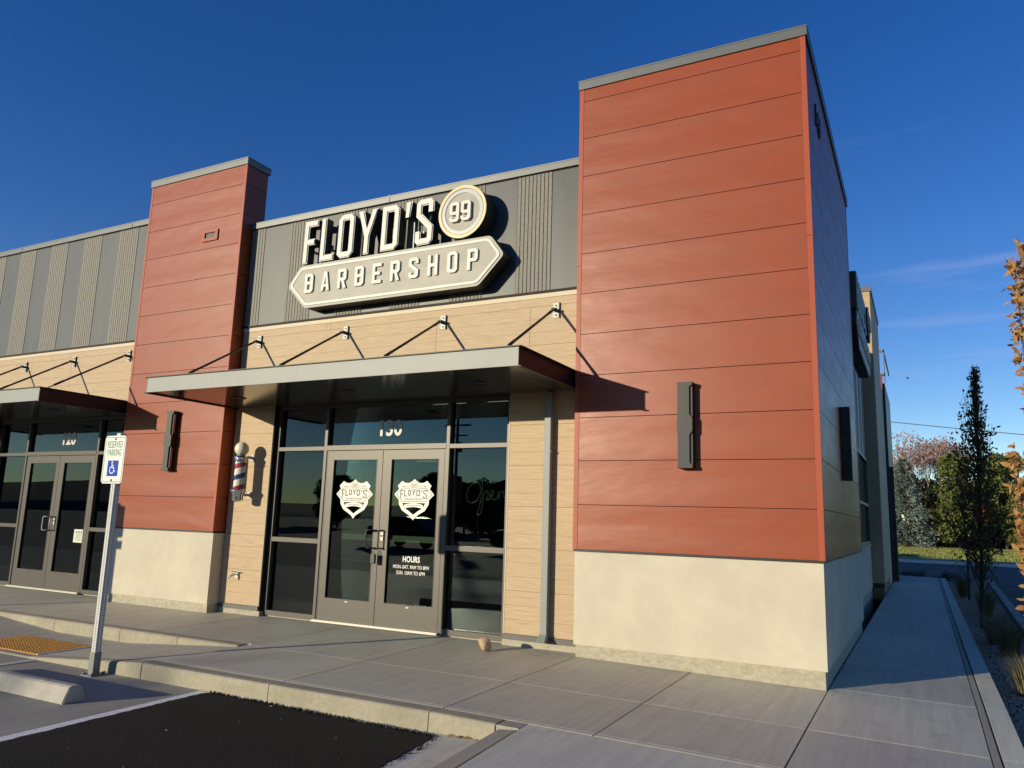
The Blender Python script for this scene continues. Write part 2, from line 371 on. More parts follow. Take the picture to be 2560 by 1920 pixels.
# condensed block letters; each returns strokes / polygons in a W x H cell
def letter(mb, ch, x, z, W, H, t, y0, y1, mi=0, side=None, sk=0.):
    h = t / 2; c = min(W, H) * .13; m_ = H * .5
    def TT(p): return (x + p[0] + sk * p[1], z + p[1])
    def st(pts, closed=False): mb.stroke([TT(p) for p in pts], t, y0, y1, closed, mi, side)
    def po(pts, holes=()): mb.prism([TT(p) for p in pts], y0, y1, mi, side, [[TT(q) for q in hh] for hh in holes])
    if ch == 'F': st([(h, 0), (h, H - h), (W, H - h)]); st([(t, m_), (W * .82, m_)])
    elif ch == 'L': st([(h, H), (h, h), (W, h)])
    elif ch in 'O0': st([(h, h + c), (h, H - h - c), (h + c, H - h), (W - h - c, H - h), (W - h, H - h - c), (W - h, h + c), (W - h - c, h), (h + c, h)], True)
    elif ch == 'D': st([(h, h), (h, H - h), (W - h - c, H - h), (W - h, H - h - c), (W - h, h + c), (W - h - c, h)], True)
    elif ch == 'Y': po([(0, H), (W / 2 - h, H * .40), (W / 2 - h, 0), (W / 2 + h, 0), (W / 2 + h, H * .40), (W, H), (W - t * 1.08, H), (W / 2, H * .56), (t * 1.08, H)])
    elif ch == "'": po([(t * .1, H * .66), (t * .9, H * .66), (t * 1.25, H), (t * .2, H)])
    elif ch == 'S': st([(W - h, H * .70), (W - h, H - h - c * .7), (W - h - c * .7, H - h), (h + c * .7, H - h), (h, H - h - c * .7), (h, H * .66), (W - h, H * .36), (W - h, h + c * .7), (W - h - c * .7, h), (h + c * .7, h), (h, h + c * .7), (h, H * .29)])
    elif ch == 'B': st([(h, h), (h, H - h), (W - h - c, H - h), (W - h, H - h - c), (W - h, h + c), (W - h - c, h)], True); st([(t, m_ + h * .2), (W - t, m_ + h * .2)])
    elif ch == 'A':
        po([(0, 0), (t, 0), (t + W * .06, H * .2), (W - t - W * .06, H * .2), (W - t, 0), (W, 0), (W / 2 + h * 1.1, H), (W / 2 - h * 1.1, H)], [[(t + W * .10, H * .2 + t * .8), (W - t - W * .10, H * .2 + t * .8), (W / 2, H * .80)]])
    elif ch in 'PR':
        st([(h, 0), (h, H - h), (W - h - c * .7, H - h), (W - h, H - h - c * .7), (W - h, m_ + c * .5), (W - h - c * .7, m_ - h * .4), (t, m_ - h * .4)])
        if ch == 'R': b_ = m_ - h * 1.4; po([(W * .42, b_), (W - t, 0), (W, 0), (W * .42 + t, b_)])
    elif ch == 'E': st([(W, H - h), (h, H - h), (h, h), (W, h)]); st([(t, m_), (W * .85, m_)])
    elif ch == 'H': st([(h, 0), (h, H)]); st([(W - h, 0), (W - h, H)]); st([(t, m_), (W - t, m_)])
    elif ch == '9': q = H * .44; st([(W - t, q), (h + c * .8, q), (h, q + c * .8), (h, H - h - c), (h + c, H - h), (W - h - c, H - h), (W - h, H - h - c), (W - h, h + c), (W - h - c, h), (h + c, h), (h, h + c), (h, H * .26)])
def word(mb, s, x, z, W, H, t, pitch, y0, y1, mi=0, side=None, sk=0.):
    for i, ch in enumerate(s):
        if ch != ' ': letter(mb, ch, x + i * pitch, z, W, H, t, y0, y1, mi, side, sk)

# ------------------------------------------------------------------ ground
def gz(x, y): return -1.062 + .0135 * min(y, .2) - .016 * min(max(0, x), 3.4)
def rampz(x):   # lowered crossing by the accessible bay
    lo = -1.222
    def L(a, b, t): return a + (b - a) * max(0, min(1, t))
    if x > -4.0: pass
    if x >= -4.87: return L(gz(x, -2.5), lo, (-3.15 - x) / 1.72)
    if x >= -6.12: return lo
    return L(lo, gz(x, -2.5), (-6.12 - x) / 1.7)
def ground():
    mb = MB(); S = 420
    mb.add([(-S, -S, -1.42), (S, -S, -1.42), (S, S, -1.42), (-S, S, -1.42)], [(0, 1, 2, 3)])
    tag(mb.build('ground', 'asph'), kind='structure')
    mb = MB(); mb.box(-60, .30, -9.30, -2.585, -1.42, -1.236, 0); tag(mb.build('parking_concrete', 'pad'), kind='structure')
    mb = MB(); mb.box(-60, 60, -60, -9.31, -1.42, -1.240); tag(mb.build('parking_lot', 'asph_drive'), kind='structure')
    # asphalt patch with a ragged raised edge
    mb = MB(); rnd = random.Random(3); edge = []
    def run(a, b, n, amp):
        for i in range(n):
            t = i / n; edge.append((a[0] + (b[0] - a[0]) * t + rnd.uniform(-amp, amp), a[1] + (b[1] - a[1]) * t + rnd.uniform(-amp, amp)))
    run((-2.22, -2.635), (.09, -2.69), 130, .007); run((.09, -2.69), (.80, -8.9), 160, .010); run((.80, -8.9), (-2.0, -9.2), 20, .01); run((-1.98, -9.2), (-2.245, -2.64), 160, .005)
    T = Matrix(((1, 0, 0, 0), (0, 0, 1, 0), (0, -1, 0, -1.236), (0, 0, 0, 1)))
    poly = [(p[0], p[1]) for p in edge]
    tri = tessellate_polygon([[Vector((p[0], p[1], 0)) for p in poly]]); n = len(poly)
    cx = sum(p[0] for p in poly) / n; cy = sum(p[1] for p in poly) / n
    inner = []
    for p in poly:
        d = Vector((cx - p[0], cy - p[1])); d.normalize(); inner.append((p[0] + d.x * .02, p[1] + d.y * .02))
    vs = [(p[0], p[1], -1.237) for p in poly] + [(p[0], p[1], -1.225 + rnd.uniform(-.003, .003)) for p in inner]
    fs = [(i, (i + 1) % n, n + (i + 1) % n, n + i) for i in range(n)] + [tuple(n + i for i in t) for t in tri]
    mb.add(vs, fs); o = mb.build('asphalt_patch', 'asph_new'); tag(o, kind='structure')
    bm = bmesh.new(); bm.from_mesh(o.data); bmesh.ops.recalc_face_normals(bm, faces=bm.faces); bm.to_mesh(o.data); bm.free()
    # crumbs of asphalt along the edges
    mb = MB()
    for i in range(900):
        a, b = rnd.choice([((-2.22, -2.62), (.1, -2.67))] * 2 + [((.1, -2.69), (.5, -6))]); t = rnd.random()
        x = a[0] + (b[0] - a[0]) * t + rnd.gauss(0, .012) + (.01 if b[1] < -3 else 0); y = a[1] + (b[1] - a[1]) * t + rnd.gauss(0, .012); r = rnd.uniform(.003, .008)
        if y > -2.592: y = -2.60
        mb.add([(x - r, y - r, -1.234), (x + r, y - r, -1.234), (x, y + r, -1.234), (x + rnd.uniform(-r, r) * .3, y, -1.232 + r * 1.2 + (.012 if rnd.random() < .5 else 0))], [(0, 1, 3), (1, 2, 3), (2, 0, 3)])
    tag(mb.build('asphalt_crumbs', 'asph_new'), 'loose black asphalt crumbs along the edge of the fresh patch', 'crumbs', kind='stuff')
    mb = MB()   # white bay line + lot lines
    mb.add([(-2.345, -2.62, -1.231), (-2.225, -2.62, -1.231), (-1.97, -9.0, -1.231), (-2.10, -9.0, -1.231)], [(0, 3, 2, 1)])
    mb.build('bay_line', 'paint'); tag(D.objects['bay_line'], kind='structure')
    mb = MB()
    for i in range(-8, 9):
        for yy in (-24, -42): x = i * 2.8 - 6; mb.add([(x, yy, -1.231), (x + .1, yy, -1.231), (x + .1, yy + 5.4, -1.231), (x, yy + 5.4, -1.231)], [(0, 1, 2, 3)])
    mb.add([(-4.75, -4.6, -1.231), (-4.65, -4.6, -1.231), (-4.65, -2.62, -1.231), (-4.75, -2.62, -1.231)], [(0, 1, 2, 3)])
    mb.add([(-30, -13.0, -1.231), (-2.6, -13.0, -1.231), (-2.6, -12.9, -1.231), (-30, -12.9, -1.231)], [(0, 1, 2, 3)])
    mb.build('lot_lines', 'paint_lot'); tag(D.objects['lot_lines'], kind='structure')
    # sidewalk slabs
    mb = MB(); g = .006
    def slab(x0, x1, y0, y1, f=gz, n=1, mi=0):
        x0 += g; x1 -= g
        for i in range(n):
            a = x0 + (x1 - x0) * i / n; b = x0 + (x1 - x0) * (i + 1) / n
            mb.hexa([(a, y0, -1.42), (b, y0, -1.42), (b, y1, -1.42), (a, y1, -1.42)], [(a, y0, f(a, y0)), (b, y0, f(b, y0)), (b, y1, f(b, y1)), (a, y1, f(a, y1))], mi)
    xs = [-26, -22, -18.3, -16.8, -15.2, -13.7, -12.2, -10.7, -9.15, -7.62, -6.1, -4.62, -3.09, -1.57, -.01, 1.165, 2.365]
    for a, b in zip(xs, xs[1:]):
        if b <= -3.0 and a >= -7.7: slab(a, b, -1.33, .55)
        else: slab(a, b, -1.402, .55); slab(a, b, -2.44, -1.402)
        # tooled double line and score line as flat strips, the sun on them painted near-white
        for yy in (-2.435, -2.395) + (() if (b <= -3.0 and a >= -7.7) else (-1.405,)):
            if b <= -3.0 and a >= -7.7: continue
            w = .0055 if yy < -2 else .007
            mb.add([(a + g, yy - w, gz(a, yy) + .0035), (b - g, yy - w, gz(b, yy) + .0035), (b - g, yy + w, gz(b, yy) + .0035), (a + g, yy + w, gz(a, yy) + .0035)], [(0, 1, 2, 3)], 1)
    # crossing strip
    xr = [-7.62, -6.1, -4.87, -3.09]
    for a, b in zip(xr, xr[1:]): slab(a, b, -2.44, -1.47, lambda x, y: rampz(x) if x > -7.6 else gz(x, y), 6)
    # side path
    def gs(x, y): return gz(x, y)
    ys = [-2.44, -1.405, .135, 1.62, 3.6, 5.6, 7.6, 9.6, 11.6, 13.6, 15.6, 17.6, 20.6]
    for a, b in zip(ys, ys[1:]):
        slab(2.365, 3.485, a + .002, b - .002, gs); slab(3.481, 3.539, a, b, lambda x, y: gz(x, y) - .002, mi=2); slab(3.541, 3.70, a, b, gs, mi=3)
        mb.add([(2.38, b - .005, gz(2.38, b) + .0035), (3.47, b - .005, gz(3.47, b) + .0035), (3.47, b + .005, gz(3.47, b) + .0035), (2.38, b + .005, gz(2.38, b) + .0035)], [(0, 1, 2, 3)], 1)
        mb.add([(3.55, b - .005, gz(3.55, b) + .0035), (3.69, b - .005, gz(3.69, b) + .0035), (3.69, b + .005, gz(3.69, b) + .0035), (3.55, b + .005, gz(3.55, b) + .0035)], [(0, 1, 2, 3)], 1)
    # double line continues over the strip at the right
    for yy in (-2.395, -2.435):
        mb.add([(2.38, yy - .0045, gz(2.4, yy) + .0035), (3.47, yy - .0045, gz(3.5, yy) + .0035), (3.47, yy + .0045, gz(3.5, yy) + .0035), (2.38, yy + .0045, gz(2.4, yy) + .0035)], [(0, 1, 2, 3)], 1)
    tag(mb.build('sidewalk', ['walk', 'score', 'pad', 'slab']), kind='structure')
    # front kerb, rounded nose
    mb = MB()
    def kerb_run(x0, x1, yf, yb, top, n=1, base=-1.42):
        for i in range(n):
            a = x0 + (x1 - x0) * i / n; b = x0 + (x1 - x0) * (i + 1) / n; za, zb = top(a), top(b); prof = lambda z: [(yf - .006, base), (yf, z - .028), (yf + .004, z - .014), (yf + .012, z - .004), (yf + .028, z), (yb, z)]
            pa = [(a, y, z) for y, z in prof(za)]; pb = [(b, y, z) for y, z in prof(zb)]; k = len(pa)
            mb.add(pa + pb, [(j, k + j, k + j + 1, j + 1) for j in range(k - 1)], 0, smooth=False)
            if i == 0: mb.add([(a, yb, base)] + pa, [tuple(range(k + 1))], 0)
            if i == n - 1: mb.add([(b, yb, base)] + pb, [tuple(reversed(range(k + 1)))], 0)
    kx = [-3.145, -1.60, -.045, .50]
    for a, b in zip(kx, kx[1:]): kerb_run(a + (.004 if a > -3.2 else 0), b - .004, -2.585, -2.442, lambda x: gz(x, -2.5))
    kerb_run(-7.62, -3.153, -2.585, -2.442, lambda x: max(rampz(x), -1.2355 + .0), 18)
    for a, b in ((-26, -15), (-15, -10.8), (-10.8, -9.2), (-9.2, -7.63)): kerb_run(a + .004, b - .004, -2.585, -2.442, lambda x: gz(x, -2.5))
    tag(mb.build('kerb', 'kerb'), kind='structure')
    mb = MB()
    kb = [-7.9, -6.25, -4.72, -3.87, -3.09]
    for a, b in zip([-7.7, -6.22, -5.0, -4.05], [-6.22, -5.0, -4.05, -3.15]): 
        n = 4
        for i in range(n):
            u = a + .004 + (b - a - .008) * i / n; v = a + .004 + (b - a - .008) * (i + 1) / n
            prof = lambda x: [(-1.476, -1.42), (-1.47, gz(x, -1.4) - .025), (-1.462, gz(x, -1.4) - .01), (-1.445, gz(x, -1.4)), (-1.332, gz(x, -1.33))]
            pa = [(u, y, z) for y, z in prof(u)]; pb = [(v, y, z) for y, z in prof(v)]; k = len(pa)
            mb.add(pa + pb, [(j, k + j, k + j + 1, j + 1) for j in range(k - 1)], 0)
            if i == 0: mb.add([(u, -1.332, -1.42)] + pa, [tuple(range(k + 1))], 0)
            if i == n - 1: mb.add([(v, -1.332, -1.42)] + pb, [tuple(reversed(range(k + 1)))], 0)
    tag(mb.build('kerb', 'kerb'), kind='structure')
    # short return kerb and gutter beside the walkway slab
    mb = MB()
    def kx_(y): return .535 - (y + 2.585) * .085
    for a, b in ((-2.595, -5.5), (-5.51, -9.3)):
        mb.hexa([(kx_(b) - .03, b, -1.42), (kx_(b) + .13, b, -1.42), (kx_(a) + .13, a, -1.42), (kx_(a) - .03, a, -1.42)], [(kx_(b), b, -1.13), (kx_(b) + .13, b, -1.118), (kx_(a) + .13, a, -1.118), (kx_(a), a, -1.13)])
    mb.hexa([(.51, -2.59, -1.42), (.68, -2.59, -1.42), (.68, -2.442, -1.42), (.51, -2.442, -1.42)], [(.51, -2.585, -1.1065), (.68, -2.585, -1.1075), (.68, -2.442, -1.1065), (.51, -2.442, -1.1055)])
    tag(mb.build('kerb', 'pad'), kind='structure')
    mb = MB(); mb.hexa([(.08, -9.3, -1.42), (1.2, -9.3, -1.42), (.54, -2.59, -1.42), (.02, -2.59, -1.42)], [(.7, -9.3, -1.230), (1.1, -9.3, -1.228), (.53, -2.59, -1.226), (.06, -2.59, -1.230)])
    tag(mb.build('gutter', 'slab'), kind='structure')
    mb = MB()
    def lx(y): return .535 - (y + 2.585) * .085 + .142
    for (y0, y1) in ((-4.9, -2.45), (-9.3, -4.912)):
        mb.hexa([(lx(y0), y0, -1.42), (3.45, y0, -1.42), (3.45, y1, -1.42), (max(lx(y1), .685), y1, -1.42)], [(lx(y0), y0, -1.124), (3.45, y0, -1.150), (3.45, y1, -1.1495 if y1 > -3 else -1.15), (max(lx(y1), .685), y1, -1.1065 if y1 > -3 else -1.124)])
    for (y0, y1) in ((-9.3, -2.45),):
        mb.hexa([(3.462, y0, -1.42), (3.70, y0, -1.42), (3.70, y1, -1.42), (3.462, y1, -1.42)], [(3.462, y0, -1.152), (3.70, y0, -1.152), (3.70, y1, -1.15), (3.462, y1, -1.15)])
    tag(mb.build('walkway', 'slab'), kind='structure')
    # planting bed, drive kerb, cross street, lawn
    mb = MB(); rnd = random.Random(5); nx, ny = 10, 110; vs = []; fs = []
    for j in range(ny + 1):
        for i in range(nx + 1):
            y = -10 + 33 * j / ny; xr_ = 4.27 + .03 * y; x = 3.70 + (xr_ - 3.70) * i / nx; vs.append((x, y, -1.262 + rnd.uniform(-.012, .012) + .03 * math.sin(i / nx * math.pi)))
    for j in range(ny):
        for i in range(nx): a = j * (nx + 1) + i; fs.append((a, a + 1, a + nx + 2, a + nx + 1))
    mb.add(vs, fs); tag(mb.build('planting_bed', 'bed'), kind='structure')
    mb = MB()
    for i in range(14000):
        y = -2.5 + 24 * rnd.random() ** 1.3; x = rnd.uniform(3.72, 4.22 + .03 * y); r = rnd.uniform(.008, .022); z = -1.25 + .03 * math.sin((x - 3.7) / (.57 + .03 * y) * math.pi)
        a = rnd.random() * 6.28; p = []
        for k in range(4): q = a + k * 1.57 + rnd.uniform(-.3, .3); p.append((x + math.cos(q) * r, y + math.sin(q) * r * rnd.uniform(.6, 1), z - .004))
        p.append((x + rnd.uniform(-.3, .3) * r, y + rnd.uniform(-.3, .3) * r, z + r * rnd.uniform(.5, .9))); mb.add(p, [(0, 1, 4), (1, 2, 4), (2, 3, 4), (3, 0, 4)])
    tag(mb.build('gravel', 'stone'), 'grey brown gravel covering the planting bed beside the side path', 'gravel', kind='stuff')
    mb = MB(); mb.hexa([(3.98, -10, -1.42), (4.15, -10, -1.42), (5.10, 22.5, -1.42), (4.93, 22.5, -1.42)], [(3.98, -10, -1.2), (4.13, -10, -1.2), (5.08, 22.5, -1.2), (4.93, 22.5, -1.2)]); tag(mb.build('kerb', 'pad'), kind='structure')
    mb = MB(); mb.add([(4.0, -10, -1.36), (14, -10, -1.36), (14, 22.6, -1.36), (4.6, 22.6, -1.36)], [(0, 1, 2, 3)]); mb.add([(-60, 22.6, -1.352), (80, 22.6, -1.352), (80, 42.3, -1.352), (-60, 42.3, -1.352)], [(0, 1, 2, 3)])
    tag(mb.build('road', 'asph_drive'), kind='structure')
    mb = MB(); mb.hexa([(-60, 43.4, -1.42), (80, 36.4, -1.42), (80, 37.0, -1.42), (-60, 44.0, -1.42)], [(-60, 43.4, -1.22), (80, 36.4, -1.22), (80, 37.0, -1.2), (-60, 44.0, -1.2)]); tag(mb.build('kerb', 'far_kerb'), kind='structure')
    mb = MB(); nx, ny = 60, 24; vs = []; fs = []
    for j in range(ny + 1):
        for i in range(nx + 1):
            x = -60 + 140 * i / nx; y0 = 43.95 - 7.0 * i / nx; y = y0 + (100 - y0) * j / ny; vs.append((x, y, -1.19 + .25 * min(1, j / 8) + rnd.uniform(-.03, .03) * (j > 0)))
    for j in range(ny):
        for i in range(nx): a = j * (nx + 1) + i; fs.append((a, a + 1, a + nx + 2, a + nx + 1))
    mb.add(vs, fs); tag(mb.build('lawn', 'lawn'), kind='structure')
    mb = MB()
    for i in range(26000):
        x = rnd.uniform(-2, 16); y = 44.2 - .05 * (x + 60) + 3.0 + 22 * rnd.random() ** 1.4; h = rnd.uniform(.05, .12); a = rnd.uniform(-.6, .6); c, s_ = math.cos(a) * .05, math.sin(a) * .05
        z = -1.19 + .25 * min(1, (y - 41) / 18); mb.add([(x - c, y - s_, z - .05), (x + c, y + s_, z - .05), (x + c * .6, y + s_, z + h), (x - c * .6, y - s_, z + h)], [(0, 1, 2, 3)])
    tag(mb.build('lawn_grass', 'lf_lawn'), 'short sunlit green grass on the lawn across the road', 'grass', kind='stuff')
    # distant hill ring
    mb = MB(); vs = []; fs = []; n = 96
    for i in range(n):
        a = 2 * math.pi * i / n; h = 4 + 5 * (math.sin(a * 3) * .5 + .5) + 3 * math.sin(a * 7 + 1) + 1.5 * math.sin(a * 17); c, s_ = math.cos(a), math.sin(a)
        vs += [(330 * c, 330 * s_, -1.5), (385 * c, 385 * s_, max(3, h) * (1.6 if s_ < 0 else .6)), (410 * c, 410 * s_, -1.5)]
    for i in range(n): a = i * 3; b = ((i + 1) % n) * 3; fs += [(a, b, b + 1, a + 1), (a + 1, b + 1, b + 2, a + 2)]
    mb.add(vs, fs, smooth=True); tag(mb.build('hills', 'hill'), kind='structure')
ground()

# ------------------------------------------------------------------ building
B = empty('shop_building', (-2.6, .2, -1.06), 'single storey shop building with terracotta towers, grey ribbed parapet and pale wood walls', 'building')
def rows(z0, z1, step=.455, off=0.):
    out = []; z = z0
    while z < z1 - .01:
        out.append((z, min(z + step, z1))); z += step
    return out
def panels_front(mb, x0, x1, y, z0, z1, g=.0035, th=.016, mi=0, step=.455, joints=()):
    for a, b in rows(z0, z1, step):
        mb.box(x0, x1, y, y + th, a + g, b - g, mi)
def wood_front(mb, x0, x1, z0, z1, y=.2, ph=.1517, joints=True, seed=1, g=.0016):
    rnd = random.Random(seed); k = 0
    z = z0
    while z < z1 - .01:
        zb = min(z + ph, z1); row = round((z - z0) / ph)
        if joints and row % 3 == 0: cuts = sorted(rnd.uniform(x0 + .4, x1 - .4) for _ in range(max(1, int((x1 - x0) / 2.2)))); 
        if not joints: cuts = []
        e = [x0] + cuts + [x1]
        gg = .0030 if row % 3 == 0 else g
        for a, b in zip(e, e[1:]):
            if b - a > .02: mb.box(a + (.002 if a != x0 else 0), b - (.002 if b != x1 else 0), y, y + .012, z + gg, zb, 0)
        z = zb
def tower():
    x0, x1 = -.05, 2.385
    # inner mass
    mb = MB(); mb.box(x0 + .02, x1 - .02, .02, 4.68, -.93, 5.15); mb.build('tower_core', 'joint', B)
    mb = MB()
    for a, b in rows(0, 5.155): mb.box(.0015, 2.3335, 0, .018, a + .0035, b - .0035)
    mb.build('tower_front_cladding', 'red', B)
    mb = MB(); k = 0
    for a, b in rows(0, 5.155):
        js = [.07, .70 if k % 2 == 0 else 2.6, 4.62] if k % 2 == 0 else [.07, 2.6, 4.62]
        if k % 2 == 0: js = [.07, .66, 3.69, 4.62]
        else: js = [.07, 2.18, 4.62]
        for u, v in zip(js, js[1:]): mb.box(x1 - .018, x1, u + .002, v - .002, a + .0035, b - .0035)
        k += 1
    mb.build('tower_side_cladding', 'red', B)
    mb = MB()
    for a, b in ((0, 3.048), (3.052, 5.155)):
        mb.box(x0, 0, -.004, .06, a, b); mb.box(2.335, x1 + .004, -.004, .06, a, b)
        mb.box(x1 - .02, x1 + .003, 4.625, 4.70, a, b); mb.box(x0 - .001, x0 + .018, .0605, .22, a, b)
    build_groups(mb, 'corner_trim', 'red_trim', B, 0, .001)
    mb = MB(); mb.box(x0 - .008, x1 + .022, -.02, 4.72, 5.155, 5.262); mb.box(x0 - .012, x1 + .026, -.024, 4.724, 5.250, 5.266); mb.box(.585, .60, -.0225, .4, 5.157, 5.264)
    mb.build('tower_cap', 'cap', B)
    mb = MB(); mb.box(x0 + .005, x1 - .005, .002, 4.6, -.022, .003); mb.build('drip_flashing', 'bronze', B)
    mb = MB(); mb.box(-.03, 2.372, .008, 4.66, -.945, -.024); mb.build('tower_base_stucco', 'stucco', B)
    mb = MB(); mb.box(-.012, 2.352, .026, 4.6, -1.40, -.943); mb.build('foundation', 'found', B)
    # side numerals
    mb = MB(); T = Matrix.Translation((2.39, .85, 4.52)) @ Matrix.Rotation(R(90), 4, 'Z')
    text_into(mb, '143', .36, T, 0, .012, .9); mb.build('address_numerals', 'black', B)
    # mass behind: setback wall with ribbed grey, stucco, window, wood pylon, rear part
    mb = MB(); mb.box(-.04, 2.10, 4.70, 21.0, -1.0, 4.35); mb.build('side_wall_core', 'flash', B)
    mb = MB(); mb.box(1.9, 2.13, 4.70, 11.55, -.95, -.03); mb.build('side_base_stucco', 'stucco', B)
    mb = MB(); mb.box(1.9, 2.11, 4.70, 21, -1.4, -.952); mb.build('side_foundation', 'found', B)
    mb = MB(); y = 4.72; i = 0
    while y < 11.5:
        if i % 2: 
            for q in range(9): mb.box(2.10, 2.135, y + q * .05, y + q * .05 + .036, 1.84, 4.25, 1)
            mb.box(2.10, 2.118, y, y + .45, 1.84, 4.25, 0)
        else: mb.box(2.10, 2.13, y, y + .452, 1.84, 4.25, 0)
        y += .455; i += 1
    mb.box(2.10, 2.128, 4.70, 6.3, -.02, 1.80, 0); mb.box(2.10, 2.128, 11.1, 11.58, -.02, 1.80, 0)
    mb.build('side_grey_cladding', ['grey', 'grey_rib'], B)
    w = MB()
    w.box(2.09, 2.15, 6.3, 6.36, 0, 1.82); w.box(2.09, 2.15, 11.04, 11.10, 0, 1.82); w.box(2.09, 2.15, 6.36, 11.04, 1.76, 1.82); w.box(2.09, 2.15, 6.36, 11.04, 0, .06); w.box(2.09, 2.148, 6.36, 11.04, .78, .84); w.box(2.09, 2.146, 8.68, 8.73, .06, 1.76)
    wo = w.build('side_window', 'frame', B); p = MB(); p.box(2.105, 2.115, 6.36, 11.04, .06, 1.76); p.build('pane', 'glass', wo)
    mb = MB(); mb.box(2.08, 2.16, 4.70, 11.6, 4.25, 4.35); mb.box(2.12, 2.165, 4.70, 11.6, -.03, 0.0); build_groups(mb, 'side_cap', 'cap', B, 2, .5)
    mb = MB(); z = -.85
    while z < 5.75:
        zb = min(z + .1517, 5.75); mb.box(1.75, 2.355, 11.60, 11.62, z + .003, zb); mb.box(2.352, 2.37, 11.622, 15.0, z + .003, zb); z = zb
    mb.build('wood_pylon_cladding', 'wood', B)
    mb = MB(); mb.box(1.7, 2.352, 11.62, 15.0, -1.2, 5.76); mb.build('wood_pylon_core', 'wood_back', B)
    mb = MB(); mb.box(1.68, 2.39, 11.58, 15.02, 5.76, 5.88); mb.build('wood_pylon_cap', 'cap', B)
    mb = MB(); mb.box(1.72, 2.36, 11.61, 15.01, -.95, -.86); mb.build('pylon_base_channel', 'black', B)
    mb = MB(); mb.box(2.0, 2.33, 15.3, 21, -1.4, 4.3, 0); mb.box(2.1, 2.34, 16.9, 17.3, 4.3, 4.75, 1); mb.box(2.28, 2.40, 17.0, 21.0, -1.1, 4.5, 2); mb.box(2.30, 2.50, 17.2, 17.5, -1.15, 2.1, 2)
    mb.box(2.26, 2.285, 17, 17.03, 4.5, 5.5, 3); mb.box(2.40, 2.43, 17, 17.03, 4.5, 5.5, 3); mb.box(2.26, 2.43, 17, 17.03, 5.42, 5.5, 3); mb.box(2.40, 2.43, 17.03, 21, 5.42, 5.5, 3); mb.box(2.26, 2.43, 17, 17.03, 4.72, 4.8, 3)
    mb.build('rear_trellis_wall', ['stucco', 'red', 'black', 'cap'], B)
tower()
def pylon():
    x0, x1 = -7.40, -5.32
    mb = MB(); mb.box(x0 + .02, x1 - .02, .02, .40, -.93, 5.29); mb.build('pylon_core', 'joint', B)
    mb = MB()
    for a, b in rows(0, 5.30): mb.box(x0 + .0415, x1 - .0415, 0, .018, a + .0035, b - .0035)
    mb.build('pylon_front_cladding', 'red', B)
    mb = MB()
    for a, b in rows(0, 5.30): mb.box(x1 - .018, x1, .042, .41, a + .0035, b - .0035); mb.box(x0, x0 + .018, .042, .41, a + .0035, b - .0035)
    build_groups(mb, 'pylon_side_cladding', 'red', B)
    mb = MB()
    for a, b in ((0, 2.62), (2.624, 5.30)): mb.box(x0, x0 + .04, -.004, .04, a, b); mb.box(x1 - .04, x1 + .003, -.004, .04, a, b)
    build_groups(mb, 'corner_trim', 'red_trim', B, 0, .001)
    mb = MB(); mb.box(x0 - .015, x1 + .018, -.02, .44, 5.30, 5.402); mb.box(x0 - .02, x1 + .022, -.025, .445, 5.39, 5.408); mb.build('pylon_cap', 'cap', B)
    mb = MB(); mb.box(x0 + .005, x1 - .005, .002, .3, -.022, .003); mb.build('drip_flashing', 'bronze', B)
    mb = MB(); mb.box(x0 + .02, x1 + .006, .008, .3, -.948, -.024); mb.build('pylon_base_stucco', 'stucco', B)
    mb = MB(); mb.box(x0 + .035, x1 - .004, .024, .3, -1.40, -.946); mb.build('foundation', 'found', B)
    # slotted vent
    mb = MB(); mb.prism([(-6.11, 4.205), (-5.79, 4.205), (-5.79, 4.372), (-6.11, 4.372)], -.022, -.001, 0, holes=[[(-6.06, 4.25), (-5.84, 4.25), (-5.84, 4.335), (-6.06, 4.335)]]); mb.box(-6.06, -5.84, -.0025, -.001, 4.25, 4.335, 1)
    mb.build('scupper_vent', ['red_trim', 'black'], B)
pylon()
